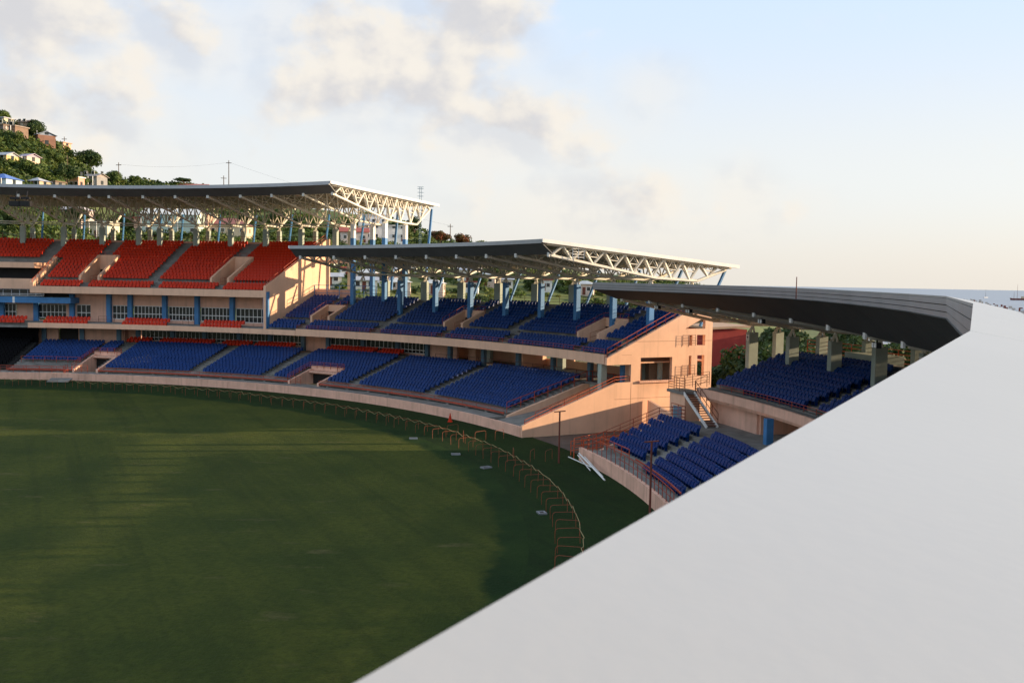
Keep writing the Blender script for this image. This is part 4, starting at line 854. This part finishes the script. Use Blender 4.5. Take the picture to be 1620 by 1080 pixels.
for px, py, sc, kd in ((25, 372, .9, 'dark'), (60, 366, .9, 'round'), (120, 362, .9, 'dark'), (190, 365, .9, 'bushy'), (210, 366, .8, 'bushy'), (330, 360, .9, 'dark'), (390, 366, .9, 'dark'), (440, 362, .9, 'dark'), (500, 366, .8, 'round'), (655, 372, 1.0, 'dark'), (640, 380, .8, 'round'), (760, 455, .7, 'round'), (845, 462, .75, 'dark'), (905, 462, .85, 'bushy'), (690, 452, .6, 'dark')):
    p = on_hill(px, py)
    if p is None: continue
    nm = {'dark': 'dark leafy', 'round': 'green leafy', 'bushy': 'yellow-green bushy'}[kd]; where = 'below the left roof' if px < 540 else 'behind the middle stand'
    i += 1; tree(kd, p, sc, '%s tree, %s from the left of those seen %s' % (nm, word(i - 1), where), 'trees seen through the stand openings')
nt = []
for k in range(24):
    px = 1192 + k * 13.5 + random.uniform(-4, 4); Y = random.choice((104, 112, 122, 134)) + random.uniform(-4, 4); nt.append((px, Y))
for k, (px, Y) in enumerate(nt):
    p = Vector(((px - 810) / FPX * Y, Y, 0)); kd = ('dark', 'round', 'dark', 'bushy')[k % 4]; tree(kd, p, (1.12 if kd != 'bushy' else .95) * random.uniform(.9, 1.15), '%s tree from the left seen between the pale columns behind the near stand' % word(k), 'trees behind the near stand')
for k, (px, Y, sc, kd) in enumerate(((1120, 112, .75, 'dark'), (1136, 106, .66, 'dark'), (1148, 114, .72, 'round'), (1160, 104, .62, 'dark'), (1172, 112, .74, 'dark'), (1184, 106, .74, 'dark'), (1140, 96, .5, 'bushy'), (1166, 97, .5, 'dark'), (1152, 122, .7, 'dark'))):
    tree(kd, Vector(((px - 810) / FPX * Y, Y, 0)), sc, '%s bushy tree of the clump in the gap below the red shed' % word(k), 'bushes in the gap')
for k in range(13):  # mostly hidden trees, added across the sun path to shade the field
    th = 15.5 - k * 3.0; tree(('dark', 'round')[k % 2], W(random.uniform(29, 34), th + random.uniform(-.5, .5), 0), random.uniform(1.35, 1.55), 'tall shade tree added behind the near stand, %s from its left end' % word(k), 'shade trees added behind the near stand')
# loose undergrowth covering the slope
Qs = []; g = np.random.default_rng(3); clump = [leaves(60, 1.9, 1.9, 1.3, .42, .4, seed=s) for s in range(6)]
cnt = 0
while cnt < 6200:
    px = g.uniform(-150, 1150) if cnt % 2 else g.uniform(-60, 330); r_ = 152 + 180 * math.sqrt(g.uniform(0, 1)); a = math.atan((px - 810) / FPX); X, Y = r_ * math.sin(a), r_ * math.cos(a)
    if px > 480 and g.uniform() < .25: continue
    if 95 < px < 175 and r_ > 235 and g.uniform() < .8: continue
    if math.sin(X * .07) * math.sin(Y * .06 + 1) > .55: continue
    s = g.uniform(.5, 1.2) * (1.25 if px < 330 else 1); Qs.append(clump[cnt % 6] * s + np.array([X, Y, hill_z(X, Y) + .7 * s])); cnt += 1
Q = np.concatenate(Qs); sel = g.uniform(size=len(Q)) 
for m_, lo_, hi_ in (('leaf', 0, .55), ('leafd', .55, .85), ('leafy', .85, 1.01)):
    pass
me = qmesh('undergrowth', Q, 'leaf'); me.materials.append(M['leafd']); me.materials.append(M['leafy'])
mi = np.repeat(g.choice([0, 1, 2], size=len(Qs), p=[.5, .3, .2]), 60).astype(np.int32); me.polygons.foreach_set('material_index', mi)
o = bpy.data.objects.new('undergrowth', me); COL.objects.link(o); tag(o, 'bushes and undergrowth covering the hillside behind the stands', 'undergrowth', None, 'stuff')
# houses
HM = {}
def hmat(c):
    k = tuple(c)
    if k not in HM: HM[k] = mat('house_paint_%d' % len(HM), k, .85, .12, .8)
    return HM[k]
def house(px, py, wd, dp, h, rz, wc, rc, kind, label, storeys=1, porch=False, w_ad=False):
    p = on_hill(px, py)
    if p is None: d_ = ray(px, py); p = O0 + d_ * (318 / d_.y)
    if px > 480 and w_ad: wd *= .62; dp *= .7; h *= .8
    if py < 310: wd *= .7; dp *= .7; h *= .7
    e = empty('house', p, rz); tag(e, label, 'house'); q = MB(); q.box(-wd / 2, wd / 2, -dp / 2, dp / 2, -2.5, h); part(q, 'wall', hmat(wc), e)
    q = MB(); ov = .45
    if kind == 'flat': q.box(-wd / 2 - .3, wd / 2 + .3, -dp / 2 - .3, dp / 2 + .3, h + .003, h + .3)
    elif kind == 'hip': hh = .26 * dp; a = [(-wd / 2 - ov, -dp / 2 - ov, h + .01), (wd / 2 + ov, -dp / 2 - ov, h + .01), (wd / 2 + ov, dp / 2 + ov, h + .01), (-wd / 2 - ov, dp / 2 + ov, h + .01)]; t1, t2 = (-wd / 2 + dp / 2, 0, h + hh), (wd / 2 - dp / 2, 0, h + hh); q.face([a[0], a[1], t2, t1]); q.face([a[1], a[2], t2]); q.face([a[2], a[3], t1, t2]); q.face([a[3], a[0], t1]); q.face([a[3], a[2], a[1], a[0]])
    else: hh = .22 * dp; A = [(-dp / 2 - ov, h - .02), (0, h + hh), (dp / 2 + ov, h - .02), (dp / 2 + ov, h + .12), (0, h + hh + .14), (-dp / 2 - ov, h + .12)]; q.slab(A, [], lambda u, v, t: Vector((t, u, v)), -wd / 2 - ov, wd / 2 + ov); q.slab([(-dp / 2, h), (dp / 2, h), (0, h + hh - .02)], [], lambda u, v, t: Vector((t, u, v)), -wd / 2 + .02, wd / 2 - .02)
    part(q, 'roof', hmat(rc), e)
    n = max(2, int(wd / 2.4))
    for s in range(storeys):
        z = 1.0 + s * 2.8
        for i in range(n):
            x = -wd / 2 + wd * (i + .5) / n; f = MB(); f.box(x - .55, x + .55, -dp / 2 - .05, -dp / 2 + .02, z, z + 1.15); fo = part(f, 'window', 'whitepaint', e); g_ = MB(); g_.box(x - .45, x + .45, -dp / 2 - .065, -dp / 2 - .045, z + .1, z + 1.05); part(g_, 'pane', 'glass', fo)
        for sd in (-1, 1):
            f = MB(); f.box(min(sd * (wd / 2 - .02), sd * (wd / 2 + .05)), max(sd * (wd / 2 - .02), sd * (wd / 2 + .05)), -.5, .5, z, z + 1.15); part(f, 'window', 'glass', e)
    f = MB(); f.box(wd / 2 - 1.6, wd / 2 - .7, -dp / 2 - .035, -dp / 2 + .02, 0, 2.05) if n % 2 else f.box(-.42, .42, -dp / 2 - .035, -dp / 2 + .02, 0, 2.05); part(f, 'door', 'rust', e)
    if porch:
        f = MB(); f.box(-wd / 2, wd / 2, -dp / 2 - 1.6, -dp / 2 - .06, -.3, -.05); part(f, 'porch_floor', 'conc', e); f = MB()
        for i in range(4): x = -wd / 2 + .15 + (wd - .3) * i / 3; f.box(x - .08, x + .08, -dp / 2 - 1.55, -dp / 2 - 1.4, -.05, h - .02)
        part(f, 'porch_post', 'whitepaint', e); f = MB(); f.box(-wd / 2, wd / 2, -dp / 2 - 1.5, -dp / 2 - 1.45, .75, .82); part(f, 'porch_rail', 'whitepaint', e)
    return e
BR, PK, CRM, WHT, GRY, PEA = (.22, .15, .11), (.55, .30, .25), (.62, .55, .38), (.72, .72, .70), (.28, .28, .28), (.62, .40, .28)
BLU, RED_, SIL, BRN, MRN = (.10, .20, .50), (.35, .09, .07), (.42, .44, .48), (.20, .14, .10), (.22, .06, .06)
house(5, 200, 7, 6, 3, -.3, (.5, .48, .36), SIL, 'flat', 'cream house at the very top left of the hill')
house(24, 222, 7, 7, 5.2, -.3, BR, (.3, .24, .2), 'flat', 'brown two-storey house with dark balcony on the hilltop', 2, True)
house(8, 218, 5, 6, 4.6, -.35, (.26, .22, .2), BRN, 'flat', 'dark brown house left of the balcony house on the hilltop', 2)
house(44, 216, 5, 6, 5.5, -.3, (.34, .26, .18), BRN, 'gable', 'tan gabled house right of the balcony house', 2)
house(70, 235, 8, 7, 5.2, -.85, (.24, .13, .095), (.30, .36, .46), 'gable', 'brick house with blue-grey gable roof below the dome tree', 2)
house(97, 236, 7, 5, 2.6, -.3, PEA, (.55, .32, .24), 'flat', 'low peach house with flat roof on the hill crest')
house(6, 260, 8, 6, 3.0, -.25, (.60, .45, .22), SIL, 'gable', 'yellow ochre house with grey roof at left slope')
house(40, 262, 9, 6, 3.0, -.4, (.70, .56, .44), (.45, .38, .46), 'gable', 'pale pink bungalow with white porch on the slope', 1, True)
house(5, 298, 9, 8, 3.0, -.2, (.5, .62, .68), BLU, 'hip', 'pale house with bright blue roof just above the left roof', 1, True)
house(60, 300, 6, 6, 2.9, -.2, (.45, .38, .28), SIL, 'hip', 'tan cottage with silver roof behind the left roof')
house(82, 300, 8, 5, 2.6, -.3, (.22, .20, .18), BRN, 'flat', 'dark open shed between the silver cottage and round tree')
house(122, 300, 4, 4, 4.6, -.2, (.60, .34, .26), WHT, 'flat', 'small pink tower house with white parapet', 2)
house(150, 298, 8, 6, 4.6, -.35, GRY, (.34, .30, .28), 'gable', 'grey house on stilts right of the pink tower house', 2, True)
house(262, 304, 4, 4, 2.6, 0, WHT, GRY, 'flat', 'tiny white house left of the flat-topped tree')
house(308, 306, 12, 7, 2.6, .05, (.55, .42, .36), (.45, .16, .13), 'gable', 'long house with dull red roof above the left roof')
house(118, 352, 7, 6, 3.0, -.1, (.62, .5, .46), (.5, .46, .46), 'hip', 'white-walled house below the left roof near the first strut')
house(162, 378, 6, 6, 4.0, -.1, (.60, .58, .46), (.5, .5, .42), 'flat', 'cream house with open porch behind the left red seats', 1, True)
house(236, 372, 6, 6, 4.2, .1, PEA, RED_, 'flat', 'peach two-storey house beside the pale green house', 2)
house(275, 374, 14, 8, 5.4, .1, (.50, .62, .54), (.66, .68, .66), 'gable', 'pale green two-storey house with white verandas', 2, True)
house(358, 374, 13, 8, 3.0, .05, (.62, .52, .36), (.30, .12, .10), 'hip', 'cream bungalow with red hipped roof behind the red seats')
house(315, 366, 6, 6, 4.6, .1, (.60, .36, .26), (.40, .55, .66), 'flat', 'pink house with pale blue roof between two columns', 2)
house(590, 372, 9, 7, 6.0, .2, WHT, (.55, .55, .55), 'flat', 'white stepped house behind the columns of the left roof end', 2)
house(608, 382, 13, 7, 4.6, .2, (.74, .74, .72), (.60, .60, .60), 'flat', 'long white block under the left roof end', 2)
house(560, 384, 8, 6, 3.0, .2, (.66, .56, .5), RED_, 'gable', 'white house with red gable left of the long white block')
k = 0
for px, py, w_, h_ in ((520, 424, 5, 1.6), (505, 440, 6, 1.5), (522, 452, 8, 1.8), (548, 437, 5, 1.8), (580, 446, 7, 2.0), (576, 460, 9, 2.2), (610, 452, 8, 2.0), (632, 462, 8, 2.2), (636, 440, 6, 2.0), (690, 448, 6, 2.4), (686, 465, 8, 2.5), (742, 446, 9, 3.2), (745, 462, 6, 2.4), (770, 452, 8, 3.0), (800, 458, 6, 2.6), (860, 460, 7, 3), (925, 466, 8, 3), (650, 430, 5, 2)):
    wc = ((.74, .73, .70), (.64, .5, .42), (.72, .7, .62))[k % 3]; k += 1
    names = 'white peach cream'.split()
    where = ['at top left of the opening', 'beside the first blue rail', 'low by the pink wall', 'left of the first strut', 'right of the first pale column', 'just above the blue seats there', 'between strut and second column', 'behind the top seats there', 'high between two columns', 'left of the third pale column', 'below the last one', 'with a broad front', 'low behind the parapet', 'between third and fourth struts', 'by the fourth strut', 'left of the dark tree', 'by the last pale column', 'highest of the group'][k - 1]
    house(px, py, w_, 5, h_ + .6, random.uniform(-.2, .3), wc, (SIL, RED_, (.6, .6, .58))[k % 3], ('gable', 'flat', 'hip')[k % 3], 'small %s house seen beyond the middle stand, %s' % (names[(k - 1) % 3], where), w_ad=True)
# red building and parked car in the gap
e = empty('building', (36, 132, 0), .25); tag(e, 'red walled shed with tan roof edge beyond the gap', 'building'); q = MB(); q.box(-9, -3.6, 0, 9, -.3, 7.4); part(q, 'wall', hmat((.36, .045, .035)), e); q = MB(); q.hexa([(-9.4, -.4, 7.4), (-3.2, -.4, 7.7), (-3.2, 9.4, 7.7), (-9.4, 9.4, 7.4), (-9.4, -.4, 7.7), (-3.2, -.4, 8.0), (-3.2, 9.4, 8.0), (-9.4, 9.4, 7.7)]); part(q, 'roof', hmat((.5, .32, .2)), e)
e = empty('building', (46, 126, 0), .3); tag(e, 'grey roofed house behind the first pale near columns', 'building'); q = MB(); q.box(-4, 4, -3, 3, -.3, 6.2); part(q, 'wall', hmat((.5, .5, .48)), e); q = MB(); q.slab([(-3.5, 6.2), (3.5, 6.2), (0, 8.0)], [], lambda u, v, t: Vector((t, u, v)), -4.4, 4.4); part(q, 'roof', hmat((.40, .42, .46)), e)
p = G(1165, 541, .6); e = empty('parked_car', (p.x, p.y, max(0, hill_z(p.x, p.y))), .2); tag(e, 'white parked car partly hidden by bushes before the red shed', 'car')
q = MB(); q.slab([(-2.1, .35), (2.1, .35), (2.15, .8), (1.3, .9), (.7, 1.4), (-1.0, 1.42), (-1.7, .95), (-2.15, .85)], [], lambda u, v, t: Vector((u, t, v)), -.85, .85); part(q, 'body', 'whitepaint', e); q = MB(); q.slab([(-1.45, .95), (1.1, .95), (.62, 1.34), (-.95, 1.36)], [], lambda u, v, t: Vector((u, t, v)), -.87, .87); part(q, 'side_window', 'glass', e)
for x in (-1.35, 1.35):
    for y in (-.86, .86): q = MB(); q.tube((x, y - .09, .32), (x, y + .09, .32), .32, 12); part(q, 'wheel', 'speaker', e)
# utility poles and wires
def upole(px, py, h, lab, cross=True):
    v = ray(px, py); p = on_hill(px, py) or (O0 + v * (325 / v.y)); e = empty('utility_pole', p, random.uniform(-.4, .4)); tag(e, lab, 'pole'); q = MB(); q.tube((0, 0, -1), (0, 0, h), .17, 6, .11); part(q, 'pole', 'bark', e)
    if cross: q = MB(); q.box(-.9, .9, -.07, .07, h - .9, h - .72); part(q, 'crossarm', 'bark', e)
    return p + UP * (h - .6)
t1 = upole(362, 312, 12.0, 'tall mast pole above the middle of the left roof'); t2 = upole(188, 298, 8, 'utility pole right of the hill shoulder trees'); t3 = upole(107, 288, 7.5, 'pale pole with lamp arm among the slope bushes'); t4 = upole(102, 240, 5, 'pole on the crest beside the low peach house'); t5 = upole(354, 312, 7, 'shorter pole left of the tall mast'); t6 = upole(712, 396, 8.5, 'pole between the two red-blossomed trees')
for a, c, lab in ((t2, t1, 'wire from the hill shoulder pole to the tall mast'), (t1, t6, 'wire running right from the tall mast behind the roofs')):
    pts = [a.lerp(c, i / 14) - UP * (1.1 * 4 * (i / 14) * (1 - i / 14)) for i in range(15)]; q = MB(); q.poly(pts, .018, 3); tag(q.build('power_line', 'speaker'), lab, 'wire')
# ship on the sea
p = G(1613, 475, -3); e = empty('ship', p, -.1); tag(e, 'small dark cargo boat with tall masts on the sea', 'boat')
q = MB(); q.slab([(-13, .2), (13, .2), (16, 4.2), (12, 3.2), (-12, 3.0), (-14.5, 3.6)], [], lambda u, v, t: Vector((u, t, v)), -3, 3); part(q, 'hull', 'rust', e); q = MB(); q.box(3, 10, -2.4, 2.4, 3.1, 6.4); part(q, 'cabin', hmat((.6, .5, .35)), e)
for x, h in ((-4, 26), (-9, 14)): q = MB(); q.tube((x, 0, 3), (x, 0, h), .28, 6, .14); part(q, 'mast', 'rust', e)
p = G(1559, 471, -3); e = empty('sailboat', p, .4); tag(e, 'distant sailing boat with bare mast near the near roof corner', 'boat'); q = MB(); q.slab([(-5, .0), (5, .0), (6.4, 1.5), (-5.6, 1.3)], [], lambda u, v, t: Vector((u, t, v)), -1.4, 1.4); part(q, 'hull', 'whitepaint', e); q = MB(); q.tube((0, 0, 1), (0, 0, 17), .2, 6, .1); part(q, 'mast', 'speaker', e)
